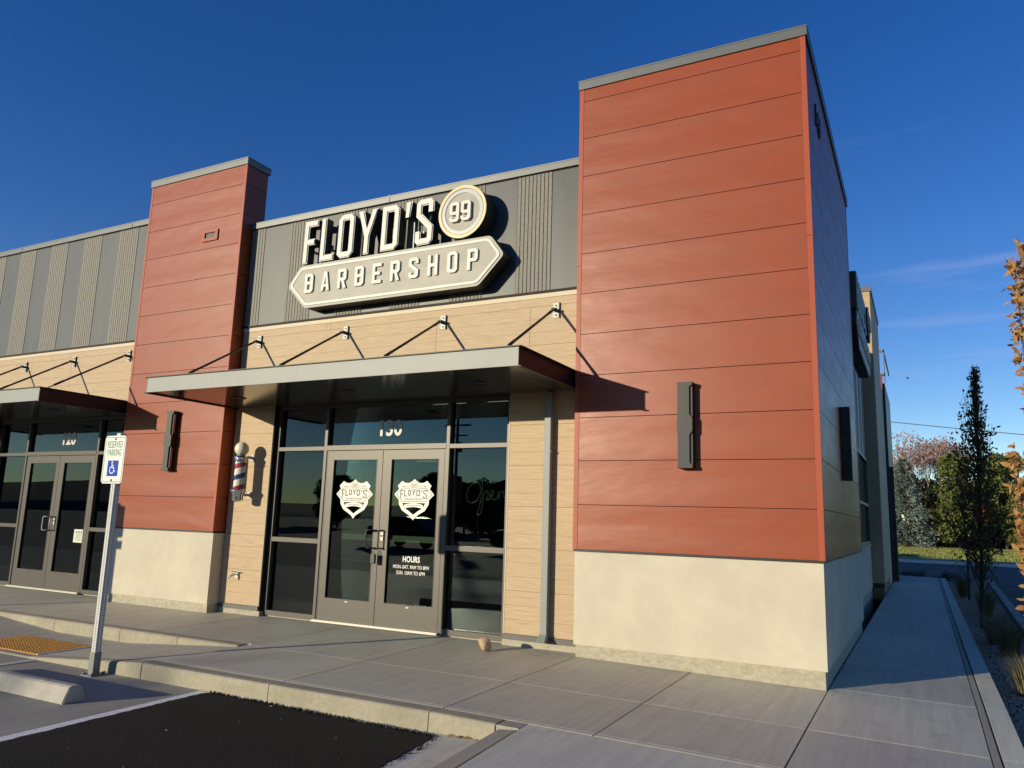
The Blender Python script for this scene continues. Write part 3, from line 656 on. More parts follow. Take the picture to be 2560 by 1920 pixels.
def bay(ox, ptop, ribs, seed, left=-5.30):
    """one shop bay; ox shifts x; ribs = x ranges of ribbed panels"""
    L = left + ox; Rr = -.05 + ox if ox == 0 else -7.40
    oL, oR = -4.578 + ox, -.935 + ox          # opening in the wood
    # core behind cladding
    mb = MB(); mb.box(L, Rr, .214, .60, 1.74, ptop); mb.box(L, oL, .214, .6, -1.0, 1.74); mb.box(oR, Rr, .214, .6, -1.0, 1.74); mb.build('bay_core', 'wood_back', B)
    mb = MB(); wood_front(mb, L, oL, -.94, 1.7905, seed=seed, joints=False); wood_front(mb, oR, Rr, -.94, 1.7905, seed=seed, joints=False); wood_front(mb, L, Rr, 1.7905, 2.80, seed=seed + 3)
    mb.build('wood_cladding', 'wood', B)
    mb = MB(); mb.box(L, Rr, .196, .214, 2.803, 2.858); mb.box(oL - .001, oL + .004, .197, .265, -.94, 1.69); mb.box(oR - .010, oR + .001, .196, .265, -.94, 1.69); mb.build('wood_trim', 'wood_trim', B)
    mb = MB(); mb.box(L, Rr, .180, .214, 2.858, 2.884); mb.box(L, Rr, .192, .214, ptop - .012, ptop); mb.build('flashing', 'flash', B)
    # grey cladding: flat boards and fluted boards alternate
    mb = MB(); zt = ptop - .013; z0 = 2.883
    e = L; segs = []
    for a, b in sorted(ribs):
        a, b = max(a, L), min(b, Rr)
        if a > e + .01: segs.append((e, a, 0))
        segs.append((a, b, 1)); e = b
    if e < Rr - .01: segs.append((e, Rr, 0))
    for a, b, k in segs:
        if k == 0:
            mb.box(a + .002, b - .002, .2, .212, z0, zt, 0)
        else:
            mb.box(a + .001, b - .001, .206, .212, z0, zt, 2); n = max(2, round((b - a) / .0507)); w = (b - a) / n
            for i in range(n):
                u = a + i * w; v = u + w
                mb.hexa([(u + .005, .194, z0), (v - .005, .194, z0), (v - .001, .206, z0), (u + .001, .206, z0)], [(u + .005, .194, zt), (v - .005, .194, zt), (v - .001, .206, zt), (u + .001, .206, zt)], 1)
    mb.build('grey_cladding', ['grey', 'grey_rib', 'flash'], B)
    mb = MB(); mb.box(L, Rr, .166, .64, ptop, ptop + .082); mb.box(L, Rr, .162, .645, ptop + .074, ptop + .088)
    for x in ((-2.83,) if ox == 0 else (-8.05, -11.1)): mb.box(x, x + .016, .160, .3, ptop + .004, ptop + .098)
    mb.build('parapet_cap', 'cap', B)
    # base channel and foundation
    mb = MB(); mb.box(L, oL, .188, .214, -.998, -.945); mb.box(oR, Rr, .188, .214, -.998, -.945); mb.box(L, oL, .182, .2, -.955, -.941); mb.box(oR, Rr, .182, .2, -.955, -.941); build_groups(mb, 'base_channel', 'rail_grey', B)
    mb = MB(); mb.box(L, oL + .02, .202, .5, -1.4, -1.0); mb.box(oR - .02, Rr, .202, .5, -1.4, -1.0); build_groups(mb, 'foundation', 'found', B)
    # jamb returns; their shade and the caulk are put in as black
    mb = MB(); mb.box(oL + .0045, oL + .012, .205, .40, -1.05, 1.74); mb.box(oR - .018, oR - .0105, .26, .40, -1.05, 1.74); mb.box(oL, oR, .216, .4, 1.70, 1.74); mb.build('opening_return', 'black', B)
    # storefront frame members
    X = lambda v: v + ox
    f = MB(); y0, y1 = .27, .385
    f.box(X(-4.558), X(-4.512), y0, y1, -1.045, 1.70); f.box(X(-3.715), X(-3.671), y0, y1, -1.045, 1.70); f.box(X(-1.826), X(-1.782), y0, y1, -1.045, 1.70); f.box(X(-1.006), X(-.96), y0, y1, -1.045, 1.70)
    f.box(X(-3.671), X(-3.652), y0 + .012, y1, -1.045, 1.096); f.box(X(-1.845), X(-1.826), y0 + .012, y1, -1.045, 1.096)
    for a, b in ((-4.512, -3.715), (-1.782, -1.006)):
        f.box(X(a), X(b), y0 + .002, y1, -1.045, -.982); f.box(X(a), X(b), y0 + .002, y1, -.098, -.04); f.box(X(a), X(b), y0 + .002, y1, 1.098, 1.148); f.box(X(a), X(b), y0 + .002, y1, 1.655, 1.70)
    f.box(X(-3.671), X(-1.826), y0 - .004, y1, 1.096, 1.158); f.box(X(-3.671), X(-1.826), y0 + .002, y1, 1.655, 1.70)
    f.build('storefront_frame', 'frame', B)
    f = MB(); f.box(X(-4.56), X(-.96), .30, .5, -1.4, -1.05); f.build('sill_block', 'found', B)
    gy = .325
    for a, b, c, d in ((-4.512, -3.715, -.982, -.098), (-4.512, -3.715, -.04, 1.098), (-4.512, -3.715, 1.148, 1.655), (-3.671, -1.826, 1.158, 1.655), (-1.782, -1.006, -.982, -.098), (-1.782, -1.006, -.04, 1.098), (-1.782, -1.006, 1.148, 1.655)):
        g = MB(); g.box(X(a), X(b), gy, gy + .006, c, d); g.build('window_pane', 'glass', B)
    # doors
    for side in (0, 1):
        d = MB()
        if side == 0: a, b, gl, gr = -3.648, -2.763, -3.545, -2.848
        else: a, b, gl, gr = -2.755, -1.849, -2.626, -1.930
        ys, ye = .281, .328
        d.box(X(a), X(gl), ys, ye, -1.028, 1.088); d.box(X(gr), X(b), ys, ye, -1.028, 1.088); d.box(X(gl), X(gr), ys, ye, .975, 1.088); d.box(X(gl), X(gr), ys, ye, -1.028, -.758)
        d.box(X(gl) - .001, X(gr) + .001, ys - .004, ys + .01, -.764, -.755)
        for q in ((gl - .002, gl + .004), (gr - .004, gr + .002)): d.box(X(q[0]), X(q[1]), ys - .003, ys + .02, -.755, .975, 1)
        d.box(X(gl), X(gr), ys - .003, ys + .02, .969, .975, 1)
        if side == 1: d.box(X(-2.762), X(-2.7555), ys + .006, ye, -1.028, 1.088, 1)
        do = d.build('door', ['frame', 'black'], B)
        g = MB(); g.box(X(gl), X(gr), .303, .309, -.758, .975); g.build('glass', 'glass', do)
        h = MB(); hx = X(-2.80) if side == 0 else X(-2.715); w = -.11 if side == 0 else .0
        # square bow pull handle standing off the stile
        def pull(cx, y):
            z0, z1, r = -.115, .10, .0095; x1_ = cx - .105
            pts = [(cx, .285, z1), (cx, .235, z1), (x1_ + .02, y, z1), (x1_, y, z1 - .02), (x1_, y, z0 + .02), (x1_ + .02, y, z0), (cx, .235, z0), (cx, .285, z0)]
            h.tube(pts, r, 8)
        if side == 0:
            pull(X(-2.80), .215)
            h.build('handle', 'black' if ox == 0 else 'galv', do)
        else:
            pts = [(X(-2.70), .285, .10), (X(-2.70), .225, .10), (X(-2.715), .215, .085), (X(-2.715), .215, -.10), (X(-2.70), .225, -.115), (X(-2.70), .285, -.115)]
            h.tube(pts, .0095, 8); h.build('handle', 'black' if ox == 0 else 'galv', do)
            l = MB(); l.box(X(-2.725), X(-2.69), .274, .281, -.02, .075); l.lathe([(.012, 0), (.012, .006)], 14, 1, TL(X(-2.708), .274, .035) @ Matrix.Rotation(R(90), 4, 'X')); l.build('lock_plate', ['alu', 'chrome'], do)
        k = MB(); k.box(X(gl) - .02, X(gr) + .02, .335, .372, -.030, .045, b=.006); k.build('push_bar', 'push', do)
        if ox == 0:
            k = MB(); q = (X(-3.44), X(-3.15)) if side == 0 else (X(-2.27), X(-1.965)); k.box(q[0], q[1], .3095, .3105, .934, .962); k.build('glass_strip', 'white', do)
        k = MB(); cx = X((gl + gr) / 2); k.box(cx - .02, cx + .02, ys - .006, ys, -.79, -.778); k.build('glass_stop_label', 'white' if ox == 0 else 'black', do)
    t = MB(); t.box(X(-3.69), X(-1.81), .215, .35, -1.05, -1.032); t.box(X(-3.68), X(-1.82), .228, .3, -1.033, -1.026); t.build('threshold', 'alu', B)
    # interior: floor, ceiling, rear wall, counter, lights
    i = MB(); x0, x1 = L + .1, Rr - .05; i.box(x0, x1, .62, 8.5, -1.10, -1.055, 1); i.box(x0, x1, 8.5, 8.6, -1.05, 2.6); i.box(x0, x1, .62, 8.5, 2.3, 2.4); i.box(x0 - .1, x0, .62, 8.5, -1.05, 2.4); i.box(x1 - .02, x1 + .03, .62, 8.5, -1.05, 2.4); i.box(x0, x1, .4, .62, -1.10, -1.052, 1)
    i.box(x0 + 1.2, x1 - 1.2, 3.6, 4.2, -1.05, -.05, 2)
    i.build('interior', ['inside', 'inside_floor', 'inside_mid'], B)
    i = MB()
    for cx in (-3.3, -2.3): i.box(X(cx) - .35, X(cx) + .25, 2.6, 2.7, 2.05, 2.07)
    build_groups(i, 'interior_light', 'inside_light', B)
bay(0, 4.345, [(-.925 - .9105 * k, -.468 - .9105 * k) for k in range(4)] + [(-4.563, -4.10), (-5.5, -5.04)], 11)
bay(-6.57, 4.805, [(-8.366 - .925 * k, -7.898 - .925 * k) for k in range(7)], 23, left=-8.0)
# far left of the building (out of frame, catches reflections and shade)
mb = MB(); mb.box(-26, -14.56, .2, 18, -1.4, 4.9); mb.build('side_unit', 'wood', B)
mb = MB(); mb.box(-14.5, -.045, .65, 18, 2.45, 4.2); mb.box(-14.5, -.1, 8.7, 18, -1.3, 2.45); mb.build('roof_mass', 'flash', B)

def canopy(x0, x1, rods, label_bits):
    yf = -1.28; zb, zt = 1.692, 1.882
    c = MB(); c.box(x0 + .03, x1 - .03, yf + .03, .19, zt - .05, zt - .012); co = c.build('canopy', 'flash', B)
    f = MB(); f.box(x0, x1, yf, yf + .012, zb + .004, zt - .004)
    for k in range(1, 7): 
        x = x0 + (x1 - x0) * k / 7
        for z in (zb + .03, zt - .03): f.lathe([(.004, 0), (.004, .003)], 6, 1, TL(x, yf, z) @ Matrix.Rotation(R(90), 4, 'X'))
    xs = x0 + (x1 - x0) * .47; f.box(xs, xs + .004, yf - .0015, yf + .001, zb + .006, zt - .006, 1)
    for x in (x0 + .02, x1 - .02, x1 - .33):
        for z in (zb + .03, zt - .03): f.lathe([(.0045, 0), (.0045, .003)], 6, 1, TL(x, yf, z) @ Matrix.Rotation(R(90), 4, 'X'))
    f.build('fascia', ['fascia', 'plate_grey'], co)
    l = MB(); l.box(x0 - .03, x1 + .022, yf - .02, yf + .06, zt - .004, zt + .006)
    for xx, s in ((x0, -1), (x1, 1)):
        a, b = (xx - .035, xx + .012) if s < 0 else (xx - .012, xx + .035)
        l.box(a, b, yf - .012 + (0 if s < 0 else .002), .198, zt - .0045 if False else zt - .006, zt + .004); l.box(a, b, yf - .012, .198, zb - .006, zb + .003)
        q = (xx, xx + .01) if s < 0 else (xx - .01, xx); l.box(q[0], q[1], yf + .013, .198, zb + .003, zt - .006)
    l.build('side_channel', 'bronze', co)
    s = MB(); n = int((x1 - x0) / .152); w = (x1 - x0 - .05) / n
    for i in range(n):
        a = x0 + .025 + i * w; s.box(a + .003, a + w - .003, yf + .014, .19, zb + .008, zb + .02)
    s.box(x0 + .02, x1 - .02, yf + .014, .19, zb + .014, zb + .018, 1)
    s.build('soffit', ['soffit', 'black'], co)
    for fx in (.16, .5, .84):
        d = MB(); x = x0 + (x1 - x0) * fx; d.lathe([(.075, 0), (.075, -.006), (.06, -.008), (.055, -.002)], 24, 0, TL(x, -.55, zb + .006)); d.build('downlight', 'bronze', co)
    for x in rods:
        b = MB(); b.box(x - .045, x + .035, .19, .199, 2.545, 2.722, 0); b.box(x + .035, x + .041, .178, .199, 2.545, 2.722, 1)
        for z in (2.578, 2.69): b.lathe([(.015, 0), (.015, .008)], 8, 1, TL(x - .006, .19, z) @ Matrix.Rotation(R(90), 4, 'X')); b.lathe([(.022, 0), (.022, .003)], 12, 2, TL(x - .006, .1905, z) @ Matrix.Rotation(R(90), 4, 'X'))
        b.box(x - .010, x - .005, .105, .19, 2.612, 2.648, 1); b.box(x + .012, x + .017, .105, .19, 2.612, 2.648, 1); b.lathe([(.013, -.03), (.013, .03)], 8, 1, TL(x + .004, .118, 2.63) @ Matrix.Rotation(R(90), 4, 'Y'))
        b.build('wall_bracket', ['plate_grey', 'black', 'alu'], co)
        r = MB(); P0 = Vector((x + .004, .12, 2.63)); P1 = Vector((x + .004, -1.06, 1.905)); d = (P1 - P0)
        r.tube([P0 - d * .01, P0 + d * .035], .010, 8); r.tube([P0 + d * .03, P0 + d * .12], .016, 10); r.tube([P0 + d * .1, P0 + d * .86], .0145, 10); r.tube([P0 + d * .78, P0 + d * .89], .017, 10); r.tube([P0 + d * .88, P1], .009, 8, 1)
        r.box(x - .02, x + .028, -1.10, -1.02, zt - .01, zt + .012); r.box(x - .004, x + .012, -1.09, -1.03, zt + .008, 1.925)
        r.build('tie_rod', ['black', 'alu'], co)
canopy(-5.268, -.082, (-4.965, -3.42, -1.90, -.38), '')
canopy(-12.69, -7.50, (-7.765, -9.145, -10.50, -11.9), '')
# downspout
mb = MB(); mb.box(-.462, -.384, .115, .19, -.905, 1.69, b=.006); mb.hexa([(-.475, .05, -.97), (-.375, .05, -.97), (-.375, .12, -.985), (-.475, .12, -.985)], [(-.462, .117, -.90), (-.384, .117, -.90), (-.384, .19, -.90), (-.462, .19, -.90)]); mb.box(-.47, -.376, .11, .199, 1.02, 1.035); mb.build('downspout', 'downspout_grey', B)

# numbers and door decals
def numbers(s, cx, ox):
    mb = MB(); text_into(mb, s, .272, TL(cx, .3225, 1.278), 0, .0012, .94, .0075); mb.build('address_number', 'num', B)
numbers('130', -2.714, 0); numbers('120', -9.235, 0)
def rot_ring(poly, k, cx, cz): return [(cx + (p[0] - cx) * k, cz + (p[1] - cz) * k) for p in poly]
def shield(cx, cz, s, parent):
    mb = MB(); y = .3025
    zs = .76
    def P(pts): return [(cx + a * s, cz + b * s * zs) for a, b in pts]
    # outer shield (unit: half width of plate = 1)
    half = [(0, .98), (.13, .84), (.32, .72), (.55, .74), (.72, .86), (.98, .55), (.84, .25), (.88, -.25), (.86, -.62), (.66, -1.0), (.38, -1.2), (.14, -1.38), (0, -1.6)]
    outer = half + [(-a, b) for a, b in reversed(half[1:-1])]
    inn = [(0, .60), (.30, .50), (.55, .50), (.62, .55), (.74, .42), (.62, .25), (.66, -.25), (.66, -.55), (.52, -.85), (.28, -1.02), (0, -1.26)]
    inner = inn + [(-a, b) for a, b in reversed(inn[1:-1])]
    mb.prism(P(outer), y - .0004, y, 0, holes=[P(inner)], back=False)
    hexp = [(-.76, .45), (.76, .45), (1.12, .0), (.70, -.50), (-.70, -.50), (-1.12, .0)]
    mb.prism(P([(a * 1.03, b * 1.06) for a, b in hexp]), y - .0012, y - .0006, 0, back=False)
    mb.stroke(P([(a * .93, b * .88) for a, b in hexp]), .028 * s, y - .0020, y - .0013, True, 1)
    mb.prism(P([(.26 * math.cos(t), .56 + .30 * math.sin(t)) for t in [i * math.pi / 12 for i in range(24)]]), y - .0028, y - .0021, 0, back=False)
    mb.stroke(P([(.20 * math.cos(t), .56 + .24 * math.sin(t)) for t in [i * math.pi / 12 for i in range(24)]]), .024 * s, y - .0036, y - .0029, True, 1)
    for i in range(2): letter(mb, '9', cx + (-.125 + .135 * i) * s, cz + .43 * s * zs, .11 * s, .25 * s * zs, .024 * s, y - .0044, y - .0037, 1)
    # curved word: middle letters shorter
    xs = [-.80, -.56, -.31, -.07, .19, .41, .50]; 
    for i, (ch, w, b) in enumerate(zip("FLOYD'S", (.2, .17, .19, .22, .2, .1, .24), (-.24, -.13, -.07, -.05, -.10, -.15, -.25))):
        x = [-.80, -.57, -.36, -.13, .14, .39, .53][i]; t_ = .30
        letter(mb, ch, cx + x * s, cz + b * s * zs, w * s, (t_ - b) * s * zs, .052 * s, y - .0028, y - .0021, 1)
    for i, ch in enumerate('BARBERSHOP'): letter(mb, ch, cx + (-.50 + i * .105) * s, cz - .36 * s * zs, .065 * s, .13 * s * zs, .016 * s, y - .0028, y - .0021, 1)
    arc = [(-.54 + 1.08 * i / 10, -.76 + .10 * math.sin(math.pi * i / 10)) for i in range(11)]
    mb.prism(P([(a, b + .12) for a, b in arc] + [(a, b - .12) for a, b in reversed(arc)]), y - .0012, y - .0006, 0, back=False)
    text_into(mb, 'FOR EVERYONE', .11 * s, TL(cx, y - .002, cz - .75 * s * zs), 1, .0003, .95)
    # drop line of the shadow edge
    e = [(a + .06, b - .07) for a, b in half[5:]]; mb.stroke(P(e), .045 * s, y + .0002, y + .0006, False, 0) if False else None
    o = mb.build('emblem_decal', ['white', 'black'], parent)
doors = [o for o in D.objects if o.name.startswith('door')]
doors130 = sorted([o for o in doors if o.data.vertices[0].co.x > -5], key=lambda o: o.data.vertices[0].co.x)
shield(-3.193, .537, .253, doors130[0]); shield(-2.280, .543, .253, doors130[1])
for t_, sz, zz_, sx_, bo in (('HOURS', .095, -.259, .80, .0024), ('MON.-SAT. 9AM TO 8PM', .060, -.338, .80, .0006), ('SUN. 10AM TO 6PM', .060, -.407, .80, .0006)):
    mb = MB(); text_into(mb, t_, sz, TL(-2.273, .3018, zz_), 0, .0006, sx_, bo); mb.build('hours_lettering', 'white', doors130[1])
mb = MB(); mb.prism([(-9.848, .425), (-9.858, .611), (-9.748, .596), (-9.62, .555), (-9.53, .503), (-9.56, .455), (-9.606, .431), (-9.70, .418)], .312, .314); tag(mb.build('cream_poster', 'white2'), 'cream rounded poster behind the glass of the far left door', 'poster')
mb = MB(); mb.box(-8.755, -8.50, .299, .3015, -.285, -.08)
for i in range(6): mb.box(-8.70, -8.56, .2975, .299, -.25 + i * .018, -.245 + i * .018, 1)
for k in range(3): mb.lathe([(.018, 0), (.018, .001)], 10, 1, TL(-8.69 + k * .06, .2985, -.125) @ Matrix.Rotation(R(90), 4, 'X'))
tag(mb.build('paper_notice', ['paper', 'rail_grey']), 'pale green paper notice taped inside the left shop door glass', 'notice')

# ------------------------------------------------------------------ wall signs
def shop_sign():
    g = empty('shop_sign', (-2.6, .2, 3.3), 'large shop sign reading FLOYD\'S 99 BARBERSHOP above the entrance canopy', 'sign')
    def rnd_poly(P, r, n=4):
        out = []; k = len(P)
        for i in range(k):
            a, b, c = Vector(P[i - 1]), Vector(P[i]), Vector(P[(i + 1) % k]); d1 = (a - b).normalized(); d2 = (c - b).normalized()
            p1 = b + d1 * r; p2 = b + d2 * r
            for j in range(n + 1): t = j / n; out.append(tuple((1 - t) ** 2 * p1 + 2 * t * (1 - t) * b + t * t * p2))
        return out
    P = [(-4.31, 3.305), (-3.985, 2.972), (-1.305, 2.972), (-.968, 3.318), (-1.155, 3.572), (-4.10, 3.572)]
    def inset(P, d):
        out = []; k = len(P)
        for i in range(k):
            a, b, c = Vector(P[i - 1]), Vector(P[i]), Vector(P[(i + 1) % k]); d1 = (b - a).normalized(); d2 = (c - b).normalized()
            n1 = Vector((-d1.y, d1.x)); n2 = Vector((-d2.y, d2.x)); m_ = (n1 + n2).normalized(); out.append(tuple(b + m_ * d / m_.dot(n1)))
        return out
    o = MB(); o.prism(rnd_poly(P, .05), -.015, .165, 0, side=1); o.build('board', ['sign_edge', 'sign_side'], g)
    o = MB(); i1 = inset(P, .032); i2 = inset(P, .064); o.prism(rnd_poly(i1, .05), -.025, -.0155, 0, holes=[rnd_poly(i2, .04)]); o.build('border', 'sign_white', g)
    o = MB(); o.prism(rnd_poly(inset(P, .066), .04), -.019, -.0152, 0); o.build('face', 'sign_face', g)
    for i, ch in enumerate('BARBERSHOP'):
        o = MB(); letter(o, ch, -3.985 + i * .2815, 3.172, .142, .262, .042, -.042, -.0195, 0); o.build('small_letter', 'sign_white', g)
    spec = [('F', -4.08, .235), ('L', -3.785, .24), ('O', -3.49, .27), ('Y', -3.165, .315), ('D', -2.775, .275), ("'", -2.42, .1), ('S', -2.245, .265)]
    for ch, x, w in spec:
        o = MB(); letter(o, ch, x, 3.592, w, .60, .085, -.02, .105, 0, 1, .02); letter(o, ch, x + .012, 3.604, w - .024, .576, .060, -.032, -.0205, 0, 0, .02)
        o.build('tall_letter', ['sign_white', 'sign_side'], g)
    o = MB()
    for x in (-3.90, -3.62, -3.36, -3.01, -2.66, -2.37, -2.12): o.box(x, x + .015, .12, .14, 3.57, 4.05)
    for ch, x, w in spec: 
        if ch != "'": o.box(x + .03, x + .05, .105, .199, 3.8, 3.83)
    for x in (-3.7, -2.7, -1.6): o.box(x, x + .04, .165, .199, 3.2, 3.3); 
    o.box(-1.62, -1.46, .15, .199, 3.85, 3.99)
    build_groups(o, 'support_rail', 'sign_grey', g, 0, .03)
    cx, cz, r = -1.541, 3.917, .335; circ = lambda q, n=48: [(cx + q * math.cos(2 * math.pi * i / n), cz + q * math.sin(2 * math.pi * i / n)) for i in range(n)]
    o = MB(); o.prism(circ(r), -.06, .15, 0, side=1, holes=[circ(r - .038)]); o.prism(circ(r - .0385), -.048, .14, 2); o.prism(circ(r - .045), -.056, -.0485, 3, holes=[circ(r - .092)])
    o.build('round_badge', ['sign_yellow', 'sign_side', 'sign_face', 'sign_grey'], g)
    for x in (-1.705, -1.545):
        o = MB(); letter(o, '9', x, 3.79, .135, .25, .040, -.085, -.0485, 0, 0); o.build('numeral', 'sign_white', g)
    return g
sg = shop_sign()
s2 = copy_tree(sg); s2.name = 'shop_sign.001'; tag(s2, 'second shop sign on the shaded side wall, seen almost edge on', 'sign')
s2.rotation_euler = (0, 0, R(90)); s2.location = (2.43 - .20, -2.6 + 9.23, 3.38)

# ------------------------------------------------------------------ fixtures
def sconce():
    g = empty('wall_lamp', (0, 0, 0))
    b = MB(); b.box(-.055, .055, -.02, -.0015, -.41, .41, b=.002); b.build('back_plate', 'sconce_in', g, False)
    b = MB(); b.box(-.0745, .0745, -.0868, -.019, -.405, .405); b.build('body', 'sconce_in', g, False)
    h = .424; w = .076; n = .046
    P = [(-w, -h), (w, -h), (w, -h + .03), (w - .012, -h + .036), (n + .006, -h + .042), (n, -h + .055), (n, -.105), (n + .006, -.09), (w, -.066), (w, .066), (n + .006, .09), (n, .105), (n, h - .055), (n + .006, h - .042), (w - .012, h - .036), (w, h - .03), (w, h)]
    P = P + [(-a, b_) for a, b_ in reversed(P)][:-1] if False else P + [(-w, h)] + [(-a, b_) for a, b_ in reversed(P[2:-1])]
    b = MB(); b.prism(P, -.106, -.0875, 0); 
    for s_ in (-1, 1):
        for z0, z1 in ((-h, -h + .03), (-.066, .066), (h - .03, h)): b.box(min(s_ * (w + .001), s_ * (w - .0012)), max(s_ * (w + .001), s_ * (w - .0012)), -.0873, -.002, z0, z1)
    b.box(-w + .0062, w - .0062, -.0873, -.003, h - .008, h - .001); b.box(-w + .0062, w - .0062, -.0873, -.003, -h + .001, -h + .008)
    b.build('shell', 'sconce', g, False)
    b = MB(); b.box(.0746, .0752, -.072, -.066, -h + .05, -.11); b.box(.0746, .0752, -.072, -.066, .11, h - .05); b.build('lens_edge', 'chrome', g, False)
    return g
s = sconce(); s.location = (1.16, 0, 1.248); tag(s, 'black up and down wall lamp on the sunlit front of the right tower', 'wall lamp', 'wall lamps')
s1 = copy_tree(s); s1.location = (-6.29, 0, 1.240); s1['label'] = 'black wall lamp on the left red pylon, beside the canopy shadow'
s3 = copy_tree(s); s3.location = (2.385, 2.18, 1.262); s3.rotation_euler = (0, 0, R(90)); s3['label'] = 'black wall lamp on the shaded side face of the right tower'

def barber():
    g = empty('barber_pole', (-4.905, .2, .40), 'red, white and blue striped barber pole with white globe on the wood wall', 'barber pole')
    T = TL(-4.905, -.01, 0)
    m = MB(); m.lathe([(.001, 1.02), (.04, 1.025)] + [(.094 * math.cos(a), 1.108 + .094 * math.sin(a)) for a in [R(-60 + 12 * i) for i in range(13)]] + [(.001, 1.202)], 28, 0, T); m.build('globe', 'globe', g)
    m = MB(); m.lathe([(.04, 1.035), (.048, 1.03), (.068, 1.025), (.088, 1.01), (.094, .99), (.094, .972), (.080, .965), (.080, .95), (.090, .945), (.090, .935), (.074, .925)], 28, 0, T); m.build('top_cap', 'chrome', g)
    m = MB(); seg, nz = 36, 60; z0, z1 = .565, .935; vs = []; fs = []; mi = []
    o = 0
    for j in range(nz + 1):
        for k in range(seg): a = 2 * math.pi * k / seg + math.pi / 2; vs.append((-4.905 + .070 * math.cos(a), -.01 + .070 * math.sin(a), z0 + (z1 - z0) * j / nz))
    for j in range(nz):
        for k in range(seg):
            fr = ((z0 + (z1 - z0) * (j + .5) / nz) / .375 - k / seg * .52 * 1.0) 
            u = (((z1 - z0) * (j + .5) / nz) / .30 - (k + .5) / seg * .46 + .32) % 1.0
            m_ = 1 if u < .22 else (0 if u < .5 else (2 if u < .72 else 0))
            m.add([vs[j * seg + k], vs[j * seg + (k + 1) % seg], vs[(j + 1) * seg + (k + 1) % seg], vs[(j + 1) * seg + k]], [(0, 1, 2, 3)], m_)
    m.build('striped_cylinder', ['pwhite', 'pred', 'pblue'], g)
    m = MB(); m.lathe([(.074, .575), (.096, .566), (.104, .552), (.098, .54), (.086, .53), (.086, .515), (.074, .50), (.074, .43), (.066, .412), (.04, .402), (.001, .40)], 28, 0, T); m.build('bottom_cup', 'chrome', g)
    m = MB(); m.box(-4.935, -4.875, (.07), .10, .53, .97, b=.008); m.box(-4.925, -4.885, .07, .199, .985, 1.02, b=.004); m.box(-4.925, -4.885, .07, .199, .48, .515, b=.004); m.box(-4.94, -4.87, .188, .1985, .96, 1.045, b=.003); m.box(-4.94, -4.87, .188, .1985, .455, .54, b=.003); m.build('wall_mount', 'plate_grey', g)
barber()
# hose bib
g = empty('hose_bib', (-5.0, .2, -.56), 'small chrome hose tap with square plate low on the wood wall', 'tap')
m = MB(); m.box(-5.035, -4.965, .19, .199, -.60, -.52, b=.003); m.build('wall_plate', 'alu', g)
m = MB(); m.tube([(-5.0, .19, -.555), (-5.0, .15, -.555), (-5.02, .11, -.57), (-5.04, .09, -.60)], .012, 8); m.tube([(-5.04, .14, -.52), (-4.96, .14, -.52)], .008, 8); m.tube([(-5.0, .15, -.55), (-5.0, .14, -.52)], .008, 8); m.build('spout', 'chrome', g)
# lock box hanging from the handle
g = empty('lock_box', (-2.755, .22, -.19), 'small black key lock box hanging from the door handles', 'lock')
m = MB(); m.box(-2.80, -2.735, .19, .225, -.30, -.185, b=.006); m.build('case', 'black', g)
m = MB(); m.tube([(-2.785, .207, -.19), (-2.785, .207, -.135), (-2.77, .207, -.122), (-2.755, .207, -.135), (-2.755, .207, -.19)], .0045, 6); m.build('shackle', 'galv', g)
# neon script sign
g = empty('neon_sign', (-1.35, .42, .35), 'unlit script Open sign of thin glass tube hanging behind the right window', 'neon sign')
def sm(pts, n=5):
    out = []
    P = [Vector(p) for p in pts]
    for i in range(len(P) - 1):
        a, b, c, d = P[max(i - 1, 0)], P[i], P[i + 1], P[min(i + 2, len(P) - 1)]
        for j in range(n): t = j / n; out.append(.5 * ((2 * b) + (c - a) * t + (2 * a - 5 * b + 4 * c - d) * t * t + (3 * b - a - 3 * c + d) * t ** 3))
    out.append(P[-1]); return out
m = MB(); yy = .43
path = [(-1.46, .70), (-1.53, .69), (-1.60, .60), (-1.60, .50), (-1.54, .46), (-1.46, .50), (-1.42, .62), (-1.46, .73), (-1.40, .70), (-1.40, .58), (-1.43, .42), (-1.46, .33), (-1.41, .34), (-1.39, .45), (-1.37, .57), (-1.33, .60), (-1.31, .55), (-1.35, .50), (-1.28, .52), (-1.24, .59), (-1.27, .61), (-1.28, .54), (-1.23, .50), (-1.19, .54), (-1.18, .60), (-1.17, .51), (-1.15, .58), (-1.12, .60), (-1.10, .53), (-1.06, .52)]
m.tube(sm([(a, yy, b) for a, b in path]), .008, 6); m.build('glass_tube', 'neon', g)
m = MB(); m.tube([(-1.45, yy, .36), (-1.44, yy, .1), (-1.40, yy, -.03)], .004, 5); m.tube([(-1.10, yy, .56), (-1.06, yy, 1.0)], .002, 4); m.tube([(-1.5, yy, .7), (-1.5, yy, 1.0)], .002, 4); m.build('cord', 'wire', g)
# indoor clutter seen dimly
m = MB(); m.box(-4.30, -4.02, 2.0, 2.05, .20, .46); tag(m.build('electrical_panel', 'inside_mid'), 'grey electrical cabinet on the partition seen through the left window', 'cabinet')
m = MB(); m.lathe([(.001, -.03), (.03, 0), (.001, .03)], 10, 0, TL(-1.5, 2.5, 1.25)); tag(m.build('pendant_bulb', 'bulb'), 'small lit bulb glowing inside behind the right window', 'bulb')

